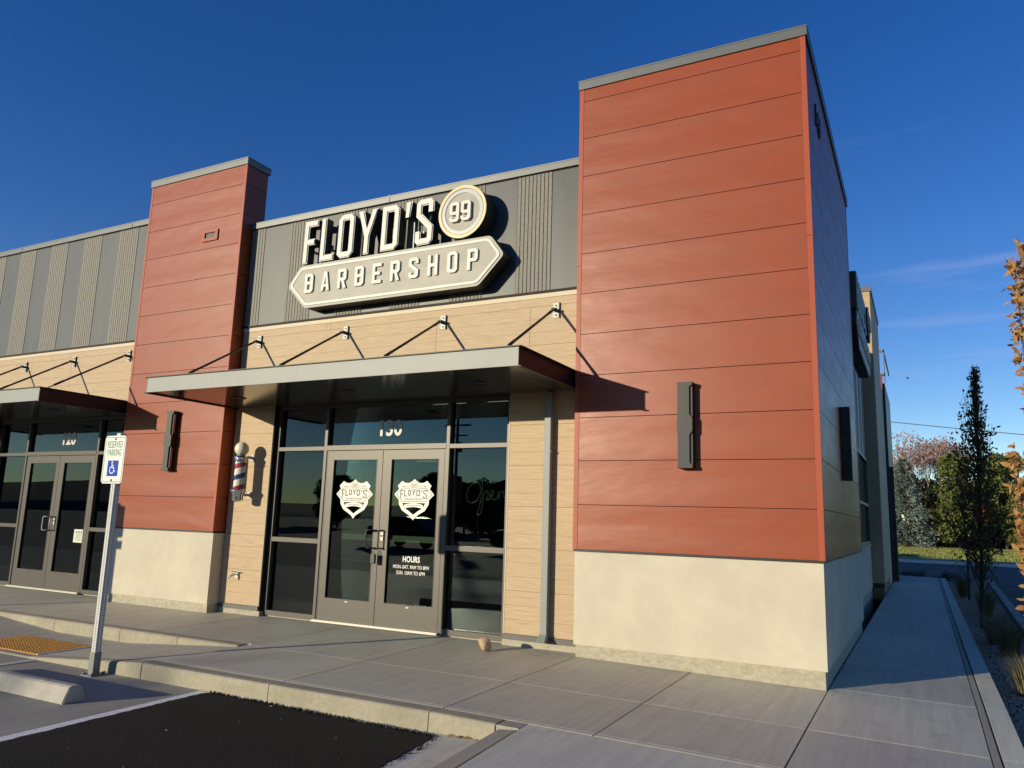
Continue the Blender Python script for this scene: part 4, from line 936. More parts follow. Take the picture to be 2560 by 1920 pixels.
# ------------------------------------------------------------------ parking sign
PX2 = -9.033
def psign():
    bx, by, bz = -3.615, -2.70, -1.236
    g = empty('parking_sign', (bx, by, bz), 'green and white RESERVED PARKING sign with wheelchair symbol on perforated post', 'sign')
    # perforated square post: four strips per side around real holes would be heavy; holes are dark inset discs
    m = MB(); w = .0285; top = .985; xc, yc = -3.628, -2.712; ang = 0; Tp = TL(xc, yc, 0) @ Matrix.Rotation(ang, 4, 'Z')
    m = MB(); hs = .0254
    z = bz + .03; zs = []
    while z < top - .02: zs.append(z); z += hs
    # each face is a tessellated strip with octagonal holes
    for f in range(4):
        F = Tp @ Matrix.Rotation(f * math.pi / 2, 4, 'Z')
        zprev = bz
        for i, zc in enumerate(zs):
            z0_ = (zs[i - 1] + zc) / 2 if i else bz; z1_ = (zc + zs[i + 1]) / 2 if i < len(zs) - 1 else top
            m.prism([(-w, z0_), (w, z0_), (w, z1_), (-w, z1_)], -w, -w + .002, 0, holes=[[((.0066) * math.cos(a), zc + (.0066) * math.sin(a)) for a in [k * math.pi / 4 for k in range(8)]]], T=F, back=False)
    m.build('post', 'post_galv', g)
    m = MB(); m.box(-.035, .035, -.035, .035, bz + .006, bz + .20, T=Tp); m.box(-.075, .075, -.075, .075, bz, bz + .009, T=Tp)
    for a, b_ in ((-1, -1), (1, 1), (1, -1), (-1, 1)): m.lathe([(.011, 0), (.011, .016), (.006, .02)], 8, 0, Tp @ TL(a * .056, b_ * .056, bz + .009))
    m.build('base_sleeve', 'galv_dark', g)
    # plate, faces the lot
    def rr(x0, x1, z0, z1, r, n=5):
        out = []
        for cx, cz, a0 in ((x1 - r, z0 + r, -90), (x1 - r, z1 - r, 0), (x0 + r, z1 - r, 90), (x0 + r, z0 + r, 180)):
            for k in range(n + 1): a = R(a0 + 90 * k / n); out.append((cx + r * math.cos(a), cz + r * math.sin(a)))
        return out
    cx = -3.652; y = -2.748; x0, x1, z0, z1 = cx - .153, cx + .153, .503, .960
    m = MB(); m.prism(rr(x0, x1, z0, z1, .038), y, y + .003, 0, side=1)
    m.prism(rr(x0 + .012, x1 - .012, z0 + .012, z1 - .012, .028), y - .0008, y - .0003, 2, holes=[rr(x0 + .019, x1 - .019, z0 + .019, z1 - .019, .022)])
    text_into(m, 'RESERVED', .092, TL(cx, y - .0006, .845), 2, .0004, .54, .0008); text_into(m, 'PARKING', .092, TL(cx, y - .0006, .768), 2, .0004, .545, .0008)
    bx0, bx1, bz0, bz1 = cx - .078, cx + .080, .572, .722
    m.prism([(bx0, bz0), (bx1, bz0), (bx1, bz1), (bx0, bz1)], y - .0008, y - .0003, 3)
    yy = y - .0016; hx = cx - .004
    m.prism([(hx - .008 + .011 * math.cos(a), .703 + .011 * math.sin(a)) for a in [k * math.pi / 6 for k in range(12)]], yy, yy + .0005, 0)
    m.stroke([(hx - .008, .690), (hx - .004, .655), (hx + .02, .655), (hx + .03, .617), (hx + .044, .621)], .0105, yy, yy + .0005, False, 0)
    m.stroke([(hx - .001, .674), (hx + .02, .674)], .008, yy, yy + .0005, False, 0)
    m.stroke([(hx - .012, .664)] + [(hx - .004 + .032 * math.cos(R(a)), .632 + .032 * math.sin(R(a))) for a in range(125, 345, 20)], .009, yy, yy + .0005, False, 0)
    for zc in (.928, .535): m.lathe([(.012, 0), (.011, .006), (.004, .008)], 10, 1, TL(cx, y - .0003, zc) @ Matrix.Rotation(R(90), 4, 'X'))
    o = m.build('sign_plate', ['white', 'galv', 'green', 'blue'], g)
    return g
pg = psign()
p2 = copy_tree(pg); p2.location = (PX2, -2.70, -1.30); p2['label'] = 'second RESERVED PARKING sign by the next bay, carrying a small plate below'
m = MB(); m.box(PX2 - .19, PX2 + .115, -2.752, -2.748, .275, .395); m.build('small_plate', 'white', p2)

# ------------------------------------------------------------------ wheel stop, tactile pad, rock, leaves
g = MB(); x0, x1 = -4.62, -2.79; yf, yb = -3.53, -3.375; zb, zt = -1.235, -1.108
n = 12; pro = [(yf - .012, zb), (yf + .005, zb + .05), (yf + .035, zt - .012), (yf + .05, zt), (yb - .03, zt), (yb - .012, zt - .012), (yb + .012, zb + .05), (yb + .025, zb)]
pa = [(x0, y, z) for y, z in pro]; pb = [(x1, y, z) for y, z in pro]; k = len(pro)
g.add(pa + pb, [(j, k + j, k + (j + 1) % k, (j + 1) % k) for j in range(k)] + [tuple(reversed(range(k))), tuple(range(k, 2 * k))])
o = g.build('wheel_stop', 'stop'); tag(o, 'pale concrete wheel stop lying at the head of the parking bay', 'wheel stop')
bm = bmesh.new(); bm.from_mesh(o.data); bmesh.ops.recalc_face_normals(bm, faces=bm.faces); bmesh.ops.bevel(bm, geom=[e for e in bm.edges if e.calc_face_angle(0) > .5], offset=.007, segments=2, affect='EDGES'); bm.to_mesh(o.data); bm.free()
m = MB()
for hx in (-3.15, -4.25): m.lathe([(.016, 0), (.016, .0015)], 12, 0, TL(hx, -3.44, -1.1085))
m.build('pin_hole', 'black', o)
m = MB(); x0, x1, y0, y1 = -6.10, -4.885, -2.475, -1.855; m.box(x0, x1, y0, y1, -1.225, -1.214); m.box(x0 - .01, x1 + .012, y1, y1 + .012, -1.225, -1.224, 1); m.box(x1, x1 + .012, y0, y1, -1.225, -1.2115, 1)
nx, ny = 22, 11
for i in range(nx):
    for j in range(ny): m.lathe([(.0125, 0), (.010, .006), (.006, .0065)], 6, 0, TL(x0 + .03 + i * (x1 - x0 - .06) / (nx - 1), y0 + .03 + j * (y1 - y0 - .06) / (ny - 1), -1.2141))
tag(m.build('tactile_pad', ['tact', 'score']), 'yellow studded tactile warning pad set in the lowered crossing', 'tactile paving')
bm = bmesh.new(); bmesh.ops.create_icosphere(bm, subdivisions=4, radius=1)
from mathutils import noise as mn
for v in bm.verts:
    p = v.co.copy(); d = 1 + .34 * mn.noise(p * .9 + Vector((3, 1, 2))) + .05 * mn.noise(p * 2.6) + .012 * mn.noise(p * 9); v.co = Vector((p.x * .082, p.y * .062, p.z * .066)) * d
    if v.co.z < -.035: v.co.z = -.035 - (v.co.z + .035) * -.35
    if v.co.x > .045: v.co.x = .045 + (v.co.x - .045) * .5
me = D.meshes.new('rock'); bm.to_mesh(me); bm.free(); me.materials.append(M['rock'])
for p in me.polygons: p.use_smooth = True
o = D.objects.new('rock', me); COL.objects.link(o); o.location = (-.905, -.24, gz(0, -.25) + .058); o.rotation_euler = (R(8), R(14), R(-20)); tag(o, 'smooth tan river rock resting on the sidewalk by the right window', 'rock')
rnd = random.Random(9)
def leaf_litter(mb, x, y, z, r, mi=0):
    a = rnd.random() * 6.28; c, s_ = math.cos(a) * r, math.sin(a) * r; zz = [rnd.uniform(.001, r * .8) for _ in range(4)]
    mb.add([(x - c, y - s_, z + zz[0]), (x + s_ * .5, y - c * .5, z + zz[1]), (x + c, y + s_, z + zz[2]), (x - s_ * .5, y + c * .5, z + zz[3] * .3)], [(0, 1, 2), (0, 2, 3)], mi)
m = MB()
for i in range(26): leaf_litter(m, rnd.uniform(.14, .50), -2.60 - abs(rnd.gauss(0, .02)), -1.226, rnd.uniform(.008, .02))
tag(m.build('fallen_leaves', 'leaf_dry'), 'small drift of dry orange leaves in the gutter corner', 'leaves', kind='stuff')
m = MB()
for i in range(16):
    x, y = rnd.uniform(-1.9, .15), rnd.uniform(-5, -2.72); leaf_litter(m, x, y, -1.224, rnd.uniform(.004, .009))
for x, y in ((-1.72, -2.68), (-1.4, -2.75), (-.42, -3.14), (-1.05, -3.0), (-2.9, -2.64), (-3.4, -2.9)): leaf_litter(m, x, y, -1.211 if x > -2 else -1.235, .013)
tag(m.build('litter', 'pebble'), 'scattered pale chips and bits on the dark asphalt', 'litter', kind='stuff')

# ------------------------------------------------------------------ vegetation
def leafquad(mb, p, d, L, W, rnd, mi=0, fold=.3):
    d = d.normalized(); u = d.orthogonal().normalized(); u.rotate(Matrix.Rotation(rnd.random() * 6.28, 3, d)); n = d.cross(u)
    a = p; b = p + d * L * .45 + u * W * .5 + n * W * fold * .3; c = p + d * L; e = p + d * L * .45 - u * W * .5 + n * W * fold * .3; mid = p + d * L * .5
    o = len(mb.v); mb.v += [tuple(a), tuple(b), tuple(c), tuple(e)]; mb.f.append((o, o + 1, o + 2, o + 3)); mb.m.append(mi); mb.sm.append(False)
def rv(rnd): 
    while 1:
        v = Vector((rnd.uniform(-1, 1), rnd.uniform(-1, 1), rnd.uniform(-1, 1)))
        if .05 < v.length < 1: return v.normalized()
def columnar(loc, H, prof, nbr, nleaf, ls, leafmat, seed, label, lean=(0, 0), group=None, name='columnar_tree'):
    rnd = random.Random(seed); g = empty(name, loc, label, 'tree', group)
    tr = MB(); cr = MB(); top = Vector((lean[0], lean[1], H))
    tr.tube([Vector((0, 0, -.05)), top * .3 + Vector((.02, .01, 0)), top * .65, top * .97], [.038 * H / 4.4, .028 * H / 4.4, .016 * H / 4.4, .004], 8)
    brs = []
    for i in range(nbr):
        h = .12 + .83 * (i / nbr) ** .9; a = i * 2.4 + rnd.uniform(-.5, .5); base = top * h; r = 1.15 * prof(min(1, h + .10)) * rnd.uniform(.5, 1.15)
        L = min(H * .22, H * (1 - h) * .9 + .1); tip = base + Vector((math.cos(a) * r, math.sin(a) * r, L * rnd.uniform(.6, .9))); mid = base.lerp(tip, .45) + Vector((math.cos(a), math.sin(a), -.3)) * r * .25
        tr.tube([base, mid, tip], [.010, .006, .002], 5); brs.append((base, mid, tip))
    brs.append((top * .5, top * .75, top))
    for i in range(nleaf):
        b = rnd.choice(brs); t = rnd.random() ** .7; p = b[0].lerp(b[1], t * 2) if t < .5 else b[1].lerp(b[2], t * 2 - 1)
        if rnd.random() > prof(min(1, max(0, p.z / H))) / .36 + .04: continue
        sp = .05 + .42 * prof(min(1, max(0, p.z / H))); p = p + rv(rnd) * rnd.random() * sp
        d = (rv(rnd) + Vector((0, 0, .5))); leafquad(cr, p, d, ls * rnd.uniform(.7, 1.2), ls * .5, rnd)
    tr.build('trunk', 'bark', g, False); cr.build('crown', leafmat, g, False); return g
pf = lambda h: max(.03, .40 * math.sin(min(1, (h + .02) / .42) * math.pi / 2) * (1 if h < .45 else max(.12, 1 - (h - .45) / .52)))
def sapl(h):
    K = [(0, .03), (.12, .10), (.25, .30), (.38, .38), (.55, .36), (.68, .27), (.76, .20), (.86, .10), (.93, .05), (1.1, .02)]
    for (a, u), (b, v) in zip(K, K[1:]):
        if h <= b: return u + (v - u) * (h - a) / (b - a)
    return .02
columnar((3.93, 7.55, -1.25), 4.38, sapl, 120, 4600, .078, 'lf_column', 21, 'slim columnar young tree in shade beside the side path', (.18, .0))
columnar((4.02, 13.6, -1.25), 3.2, lambda h: .28 if .2 < h < .6 else .1, 30, 900, .06, 'lf_column', 22, 'thinner young tree standing behind the slim shaded one', name='columnar_tree')
# golden-leaved tree at the right edge
def golden():
    rnd = random.Random(31); g = empty('golden_tree', (4.155, -3.05, -1.32), 'young tree with golden brown dry leaves at the right edge', 'tree')
    tr = MB(); cr = MB(); tr.tube([(0, 0, 0), (.02, 0, 1.2), (-.02, .02, 3.0), (0, 0, 3.9)], [.04, .03, .015, .004], 8)
    brs = []
    for i in range(34):
        h = .5 + 2.95 * i / 34; a = i * 2.4 + .4; r = rnd.uniform(.28, .50) * (1 if h < 3 else .7); tip = Vector((math.cos(a) * r, math.sin(a) * r, h + .5)); base = Vector((0, 0, h)); mid = base.lerp(tip, .5) + Vector((math.cos(a), math.sin(a), -.4)) * .08; tr.tube([base, mid, tip], [.009, .006, .002], 5); brs.append((base, mid, tip))
    # twigs that reach into the frame
    for z0, z1, x in ((.9, 1.75, -.50), (1.2, 2.02, -.53), (2.25, 3.0, -.47), (2.45, 3.1, -.42)):
        a = Vector((-.1, .05, z0 - .4)); b = Vector((x, .12, z0)); c = Vector((x - .015, .14, z1)); tr.tube([a, b, c], [.008, .005, .002], 5); brs += [(a, b, c)] * 3; brs += [(b, b.lerp(c, .5), c)] * 3
    for i in range(2300):
        b = rnd.choice(brs); t = rnd.random() ** .6; p = b[0].lerp(b[1], t * 2) if t < .5 else b[1].lerp(b[2], t * 2 - 1); p = p + rv(rnd) * rnd.random() * .05
        d = rv(rnd) + Vector((-.2, 0, .4 if rnd.random() < .6 else -.5)); d.normalize(); L = rnd.uniform(.030, .062); W = L * rnd.uniform(.32, .55)
        u = d.orthogonal().normalized(); u.rotate(Matrix.Rotation(rnd.random() * 6.28, 3, d)); n = d.cross(u); cu = rnd.uniform(.05, .3)
        o = len(cr.v); pts = [p, p + d * L * .3 + u * W * .42 + n * W * .2, p + d * L * .65 + u * W * .40 + n * W * .2, p + d * L + n * L * cu, p + d * L * .65 - u * W * .40 + n * W * .2, p + d * L * .3 - u * W * .42 + n * W * .2, p + d * L * .35, p + d * L * .7 + n * L * cu * .4]
        cr.v += [tuple(q) for q in pts]
        for f in ((0, 1, 6), (1, 2, 7, 6), (2, 3, 7), (3, 4, 7), (4, 5, 6, 7), (5, 0, 6)): cr.f.append(tuple(o + k for k in f)); cr.m.append(0); cr.sm.append(True)
    tr.build('trunk', 'bark', g, False); cr.build('crown', 'lf_orange', g, False)
golden()
def grass_clump(loc, h, n, seed, label):
    rnd = random.Random(seed); m = MB()
    for i in range(n):
        a = rnd.random() * 6.28; r = rnd.random() * .10; b = Vector((math.cos(a) * r, math.sin(a) * r, 0)); out = rnd.uniform(.05, .28) * h / .4; L = h * rnd.uniform(.6, 1.1)
        t1 = b + Vector((math.cos(a) * out * .4, math.sin(a) * out * .4, L * .7)); t2 = b + Vector((math.cos(a) * out, math.sin(a) * out, L)); w = .003; u = Vector((-math.sin(a), math.cos(a), 0)) * w
        o = len(m.v); m.v += [tuple(b - u), tuple(b + u), tuple(t1 + u * .8), tuple(t1 - u * .8), tuple(t2)]; m.f += [(o, o + 1, o + 2, o + 3), (o + 3, o + 2, o + 4)]; m.m += [0, 0]; m.sm += [False, False]
    o = m.build('grass_clump', 'lf_grass'); o.location = loc; tag(o, label, 'ornamental grass', 'grass clumps in the planting bed')
grass_clump((4.05, 4.3, -1.25), .5, 420, 1, 'nearest full straw grass clump in the gravel bed')
grass_clump((3.98, 5.5, -1.25), .5, 380, 2, 'straw grass clump just behind the nearest one in the bed')
grass_clump((4.12, 9.6, -1.25), .6, 380, 3, 'grass clump to the right of the slim tree trunk')
grass_clump((3.95, 14.6, -1.25), .6, 380, 4, 'farthest pale grass clump by the thin rear trunk')
grass_clump((3.98, 1.6, -1.25), .4, 350, 5, 'grass clump lowest in the picture beside the curb strip')
def conifer(name, H, Rr, leafm, seed, nb=120, per=34, ls=.28, droop=.25):
    rnd = random.Random(seed); g = empty(name, (0, 0, 0)); tr = MB(); cr = MB(); tr.tube([(0, 0, 0), (0, 0, H * .95)], [.16, .03], 7)
    for i in range(nb):
        h = .03 + .95 * (i / nb); a = i * 2.4 + rnd.uniform(-.4, .4); r = Rr * (1 - h) ** .8 * rnd.uniform(.7, 1.12) + .1; base = Vector((0, 0, H * h)); tip = base + Vector((math.cos(a) * r, math.sin(a) * r, -r * droop * (1 - h) + .15))
        if i % 3 == 0: tr.tube([base, tip], [.04, .01], 4)
        for k in range(per):
            t = .25 + .8 * rnd.random() ** .6; p = base.lerp(tip, t) + Vector((rnd.gauss(0, .12), rnd.gauss(0, .12), rnd.gauss(0, .10))) * (.4 + r * .5)
            leafquad(cr, p, Vector((math.cos(a), math.sin(a), .0)) + rv(rnd) * .8, ls * rnd.uniform(.6, 1.3), ls * .45, rnd)
    tr.build('trunk', 'bark', g, False); cr.build('crown', leafm, g, False); return g
def bushy(name, H, Rr, leafm, seed, n=4500, ls=.22, blobs=26, squash=1., low=.12):
    rnd = random.Random(seed); g = empty(name, (0, 0, 0)); tr = MB(); cr = MB(); tr.tube([(0, 0, 0), (0, 0, H * .6)], [.12, .04], 7)
    bl = []
    for i in range(blobs):
        h = low + (1 - low - .05) * rnd.random(); rr = Rr * math.sqrt(max(.05, 1 - abs(2 * (h - .42)) ** 2.2 * .75)) * rnd.uniform(.35, .9); a = rnd.random() * 6.28
        c = Vector((math.cos(a) * rr, math.sin(a) * rr, H * h)); bl.append((c, Rr * rnd.uniform(.25, .42))); tr.tube([(0, 0, H * h * .5), c], [.04, .01], 4)
    for i in range(n):
        c, r = rnd.choice(bl); d = rv(rnd); p = c + Vector((d.x, d.y, d.z * .8)) * r * (rnd.random() ** .35); leafquad(cr, p, rv(rnd) + d * .7, ls * rnd.uniform(.6, 1.3), ls * .55, rnd)
    tr.build('trunk', 'bark', g, False); cr.build('crown', leafm, g, False); return g
def bare(name, H, seed, leaves=3800):
    rnd = random.Random(seed); g = empty(name, (0, 0, 0)); tr = MB(); cr = MB(); tips = []
    def grow(p, d, L, r, lv):
        q = p + d * L; tr.tube([p, p.lerp(q, .5) + rv(rnd) * L * .05, q], [r, r * .8, r * .65], 4 if lv > 1 else 6, cap=False)
        if lv >= 5: tips.append((p, q)); return
        for k in range(3 if lv < 4 else 2):
            nd = (d + rv(rnd) * (.42 if lv else .3) + Vector((0, 0, .16))).normalized(); grow(q if k else p.lerp(q, .85), nd, L * rnd.uniform(.62, .85), r * .62, lv + 1)
    for k in range(8):
        a = k * .785; q = .12 + .30 * (k % 2); grow(Vector((0, 0, H * .02)), Vector((math.cos(a) * q, math.sin(a) * q, 1)).normalized(), H * .24, .07, 0)
    for i in range(leaves):
        a, b = rnd.choice(tips); leafquad(cr, a.lerp(b, rnd.random()) + rv(rnd) * .12, rv(rnd), .20, .11, rnd)
    tr.build('branches', 'bark_pale', g, False); cr.build('crown', 'lf_pink', g, False); return g
def put(g, loc, label, s=1., rz=0., sz=None, group='trees beyond the road'):
    g.location = loc; g.scale = (s, s, sz or s); g.rotation_euler = (0, 0, rz); tag(g, label, 'tree', group)
zl = -.95
sp = conifer('blue_spruce', 8.6, 2.5, 'lf_spruce', 41, nb=150, per=40); put(sp, (2.0, 60, zl), 'blue spruce with pale needles just right of the building corner', .80)
c = copy_tree(sp); put(c, (-1.6, 66, zl), 'blue spruce half hidden behind the building wall', .95, 1.3)
bt = bare('bare_tree', 9.8, 43); put(bt, (3.6, 70, zl), 'tall bare tree with pinkish twigs above the spruce', 1.22)
c = copy_tree(bt); put(c, (12.3, 92, zl), 'distant bare twiggy tree at the right behind the pines', .95, 1.)
pn = bushy('pine_tree', 7.3, 2.0, 'lf_pine', 44, n=14000, ls=.26, blobs=60, low=.14); put(pn, (5.6, 62, zl), 'full yellow green pine left of the slim dark tree', 1.0)
c = copy_tree(pn); put(c, (8.8, 64, zl), 'green pine right of the slim dark tree', 1.03, 2.1)
c = copy_tree(pn); put(c, (12.2, 66, zl), 'pine tree at the right picture edge behind the golden leaves', 1.0, 4.)
c = copy_tree(pn); put(c, (16.0, 68, zl), 'rightmost pine beyond the picture edge trees', 1.0, 5.)
dk = bushy('dark_shrub', 4.6, 2.0, 'lf_dark', 45, n=8000, ls=.26, blobs=34, low=.02); put(dk, (3.5, 65, zl), 'dark shrub mass under the bare tree', 1.05)
for i, (x, y, s_, lb) in enumerate(((6.8, 70, 1.2, 'dark shrub between the two green pines'), (10.6, 72, 1.3, 'dark shrub behind the right hand pines'), (2.2, 70, 1.45, 'dark shrub behind the spruce trees'), (14.4, 74, 1.4, 'dark shrub at the far right of the tree line'))):
    c = copy_tree(dk); put(c, (x, y, zl), lb, s_, i * 1.1)
ru = bushy('rust_shrub', 2.2, 1.0, 'lf_rust', 46, n=900, ls=.2, blobs=10, low=.2); put(ru, (4.1, 63.5, zl + 1.2), 'rust coloured foliage low between shrub and pine', .8)
c = copy_tree(ru); put(c, (7.3, 60.5, zl + 1.8), 'rust coloured leaves beside the slim dark tree', .7, 1.)
# wooden fence behind the shrubs
g = empty('wood_fence', (8, 76, zl), 'dark wooden fence behind the shrubs across the road', 'fence')
m = MB()
for i in range(170): x = -8 + i * .16; m.box(x, x + .145, 76, 76.03, zl - .05, zl + 1.85 + rnd.uniform(-.02, .02))
m.build('boards', 'fence', g); m = MB(); m.box(-8, 19.2, 76.03, 76.1, zl + .4, zl + .5); m.box(-8, 19.2, 76.03, 76.1, zl + 1.4, zl + 1.5); m.build('rails', 'fence', g)
m = MB()
for i in range(500): leaf_litter(m, rnd.uniform(0, 12), rnd.uniform(56, 60), -.92, rnd.uniform(.06, .14))
tag(m.build('fallen_leaves', 'leaf_dry'), 'dry leaves scattered on the lawn edge below the trees', 'leaves', kind='stuff')
# a few low shrubs at the end of the side path
lb = bushy('low_shrub', .6, .75, 'lf_dark', 47, n=1100, ls=.07, blobs=14, low=.1); put(lb, (2.75, 21.6, -1.3), 'low dark shrub at the end of the side path, left', .6, group='low shrubs at the path end'); lb['category'] = 'shrub'
c = copy_tree(lb); put(c, (3.75, 21.9, -1.3), 'low dark shrub at the end of the side path, right', .55, 1.2, group='low shrubs at the path end'); c['category'] = 'shrub'
# overhead cables
m = MB(); A = Vector((-20, 48, 9.2)); Bb = Vector((40, 44, 3.6)); pts = [A.lerp(Bb, t / 20) + Vector((0, 0, -1.1 * (1 - (2 * t / 20 - 1) ** 2))) for t in range(21)]
A = Vector((-25, 55, 11.72)); Bb = Vector((35, 55, 3.35))
def cable(x0, z0, x1, z1, y, r, lb):
    m = MB(); k = (z1 - z0) / (x1 - x0); P = []
    for i in range(25): x = -40 + 100 * i / 24; P.append((x, y, z0 + k * (x - x0) + .0012 * (x - x0) * (x - x1)))
    m.tube(P, r, 5); tag(m.build('overhead_cable', 'wire'), lb, 'cable')
cable(1.547, 8.141, 9.572, 7.018, 55, .03, 'thick overhead cable crossing the sky above the far trees')
# bird
m = MB(); bx, by, bz = 2.908, 30, 6.904
m.tube([(bx - .07, by, bz), (bx - .03, by, bz + .01), (bx + .03, by, bz + .008), (bx + .075, by, bz - .004)], [.006, .022, .02, .004], 6); m.add([(bx - .01, by - .01, bz + .01), (bx + .03, by - .01, bz + .01), (bx, by - .13, bz + .05), (bx - .04, by - .2, bz + .03)], [(0, 1, 2, 3)]); m.add([(bx - .01, by + .01, bz + .01), (bx + .03, by + .01, bz + .01), (bx, by + .13, bz + .05), (bx - .04, by + .2, bz + .03)], [(0, 1, 2, 3)])
tag(m.build('bird', 'black'), 'tiny dark bird flying in the sky above the far trees', 'bird')

# ------------------------------------------------------------------ across the lot (seen only mirrored in the glass)
for i, (x, y, s_) in enumerate(((-22, -58, 1.), (-30, -62, 1.15), (-38, -60, .95), (-46, -66, 1.2), (-56, -62, 1.1), (-15, -66, .9), (-64, -70, 1.2), (-27, -70, 1.3), (-34, -72, 1.3), (-42, -72, 1.2), (-50, -74, 1.3), (-19, -72, 1.2))):
    c = copy_tree(dk if i % 2 else pn); put(c, (x, y, -1.3), ['tree across the lot mirrored in the left shop glass', 'dark tree mirrored in the shop glass left of the pole', 'tree mirrored behind the utility pole', 'dark tree mirrored low in the door glass', 'tree mirrored in the glass of the left shop', 'dark tree mirrored at the right of the doors', 'tree mirrored at the left picture edge glass', 'dark tree mirrored far behind the others', 'mirrored tree in the back row behind the pole', 'mirrored back row tree, second from the pole', 'mirrored back row tree, third from the pole', 'mirrored back row tree nearest the gabled house'][i], s_, i, s_ * (1.1 if i % 2 else .75), 'trees across the lot mirrored in the glass')
def upole(x, y, lb):
    g = empty('utility_pole', (x, y, -1.3), lb, 'utility pole', 'utility poles across the lot'); m = MB(); m.tube([(0, 0, 0), (0, 0, 10.5)], [.17, .11], 8); m.build('pole', 'pole_wood', g, False)
    m = MB(); m.box(-1.3, 1.3, -.06, .06, 9.6, 9.75); m.box(-1.0, 1.0, -.06, .06, 8.7, 8.82); m.build('crossarm', 'pole_wood', g, False); m = MB(); m.lathe([(.2, 7.3), (.24, 7.4), (.24, 8.1), (.1, 8.2)], 12, 0, TL(.3, 0, 0)); m.build('transformer', 'galv_dark', g, False)
upole(-33, -50, 'utility pole mirrored in the left side window'); upole(-24, -60, 'farther utility pole mirrored in the right door glass')
g = empty('gable_house', (-13, -40, -1.3), 'dark gable roofed building mirrored in the right window', 'building'); m = MB(); m.box(-8, 8, -5, 5, 0, 3.2); m.build('wall', 'house', g, False)
m = MB(); m.prism([(-9, 3.2), (9, 3.2), (0, 6.4)], -5.6, 5.6); m.build('roof', 'roof', g, False)
def car(x, y, rz, lb):
    g = empty('parked_car', (x, y, -1.236), lb, 'car', 'cars parked across the lot', rz); m = MB()
    P = [(-2.3, .35), (2.25, .35), (2.32, .62), (2.2, .82), (1.3, .98), (.55, 1.42), (.1, 1.5), (-.9, 1.48), (-1.75, 1.05), (-2.25, .98), (-2.35, .6)]
    m.prism(P, -.85, .85); o = m.build('body', 'car', g, False); b = o.modifiers.new('b', 'BEVEL'); b.width = .12; b.segments = 3
    for s_ in (-1, 1):
        m = MB(); m.prism([(-1.5, 1.05), (1.05, 1.03), (.5, 1.38), (-.9, 1.40)], -.865 if s_ < 0 else .855, -.855 if s_ < 0 else .865); m.build('side_glass', 'car_glass', g, False)
    for wx in (-1.4, 1.4):
        for s_ in (-1, 1): m = MB(); m.lathe([(.33, -.1), (.33, .1)], 20, 0, TL(wx, s_ * .78, .33) @ Matrix.Rotation(R(90), 4, 'X')); m.build('wheel', 'tyre', g, False)
    return g
c1 = car(-11.6, -23.5, R(4), 'dark car mirrored low in the left side window')
for x, y, rz, lb in ((-5.2, -26.5, R(92), 'dark car mirrored low in the right window'), (-19.5, -24.5, R(2), 'dark car mirrored low in the left shop glass')):
    c = copy_tree(c1); c.location = (x, y, -1.236); c.rotation_euler = (0, 0, rz); c['label'] = lb

# ------------------------------------------------------------------ light, sky, camera
SUNV = Vector((-.535, -.845, .182)).normalized()
elev = math.asin(SUNV.z); az = math.atan2(SUNV.x, SUNV.y)
W = D.worlds.new('World'); SC.world = W; W.use_nodes = True; nt = W.node_tree; nt.nodes.clear()
out = nt.nodes.new('ShaderNodeOutputWorld'); bg = nt.nodes.new('ShaderNodeBackground'); sky = nt.nodes.new('ShaderNodeTexSky')
sky.sky_type = 'NISHITA'; sky.sun_disc = False; sky.sun_elevation = elev; sky.sun_rotation = az; sky.air_density = 1.0; sky.dust_density = 0.; sky.ozone_density = 1.8; sky.altitude = 1500
bg.inputs[1].default_value = .135
tc = nt.nodes.new('ShaderNodeTexCoord'); mp = nt.nodes.new('ShaderNodeMapping'); mp.inputs['Rotation'].default_value = (0, R(14), 0); mp.inputs['Scale'].default_value = (2.2, 2.2, 26)
nz = nt.nodes.new('ShaderNodeTexNoise'); nz.inputs['Scale'].default_value = 1.3; nz.inputs['Detail'].default_value = 6; nz.inputs['Roughness'].default_value = .55
nt.links.new(tc.outputs['Generated'], mp.inputs[0]); nt.links.new(mp.outputs[0], nz.inputs['Vector'])
mr = nt.nodes.new('ShaderNodeMapRange'); mr.inputs[1].default_value = .56; mr.inputs[2].default_value = .82; mr.inputs[3].default_value = 0; mr.inputs[4].default_value = .38; nt.links.new(nz.outputs[0], mr.inputs[0])
sx = nt.nodes.new('ShaderNodeSeparateXYZ'); nt.links.new(tc.outputs['Generated'], sx.inputs[0])
me_ = nt.nodes.new('ShaderNodeMapRange'); me_.inputs[1].default_value = .48; me_.inputs[2].default_value = .36; me_.inputs[3].default_value = 0; me_.inputs[4].default_value = 1; nt.links.new(sx.outputs[2], me_.inputs[0])
mz = nt.nodes.new('ShaderNodeMapRange'); mz.inputs[1].default_value = -.16; mz.inputs[2].default_value = .02; nt.links.new(sx.outputs[0], mz.inputs[0])
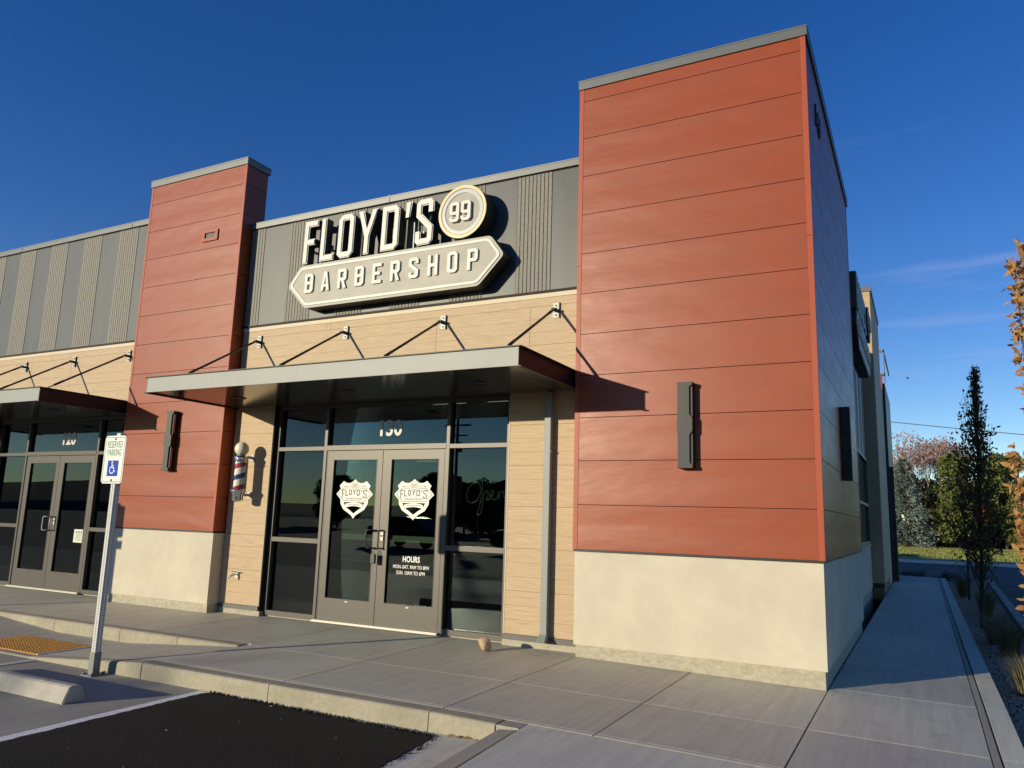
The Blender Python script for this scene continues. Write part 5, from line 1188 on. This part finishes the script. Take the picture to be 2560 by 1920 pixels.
mu0 = nt.nodes.new('ShaderNodeMath'); mu0.operation = 'MULTIPLY'; nt.links.new(mr.outputs[0], mu0.inputs[0]); nt.links.new(mz.outputs[0], mu0.inputs[1])
mu = nt.nodes.new('ShaderNodeMath'); mu.operation = 'MULTIPLY'; nt.links.new(mu0.outputs[0], mu.inputs[0]); nt.links.new(me_.outputs[0], mu.inputs[1])
mx = nt.nodes.new('ShaderNodeMix'); mx.data_type = 'RGBA'; mx.inputs[7].default_value = (3.6, 4.2, 5.4, 1); nt.links.new(mu.outputs[0], mx.inputs[0]); nt.links.new(sky.outputs[0], mx.inputs[6]); hs_ = nt.nodes.new('ShaderNodeHueSaturation'); hs_.inputs['Hue'].default_value = .522; hs_.inputs['Saturation'].default_value = 1.37; nt.links.new(mx.outputs[2], hs_.inputs['Color']); nt.links.new(hs_.outputs[0], bg.inputs[0]); nt.links.new(bg.outputs[0], out.inputs[0])
L = D.lights.new('sun', 'SUN'); L.energy = 4.2; L.angle = R(.53); L.color = (1., .885, .65); lo = D.objects.new('sun', L); COL.objects.link(lo); lo.rotation_euler = (-SUNV).to_track_quat('-Z', 'Y').to_euler()
cam = D.cameras.new('camera'); co = D.objects.new('camera', cam); COL.objects.link(co); SC.camera = co
cam.sensor_width = 36; cam.lens = 1931.8942 / 2560 * 36; cam.clip_end = 2000; cam.clip_start = .05
yaw, pitch, roll = .4877650, .1734218, .0307
r_ = Vector((.88544572, .4637561, .03026804)); u_ = Vector((.05368722, -.16676232, .98453441)); f_ = Vector((-.46163141, .87012678, .17255676))
mt = Matrix((r_, u_, -f_)).transposed().to_4x4(); mt.translation = (3.17784224, -7.53567531, .28170475); co.matrix_world = mt
SC.render.engine = 'CYCLES'; SC.cycles.max_bounces = 8; SC.cycles.transparent_max_bounces = 12; SC.cycles.caustics_reflective = False; SC.cycles.caustics_refractive = False
SC.view_settings.view_transform = 'Standard'; SC.view_settings.look = 'None'; SC.view_settings.exposure = .15; SC.view_settings.gamma = 1
SC.render.resolution_x = 1024; SC.render.resolution_y = 768
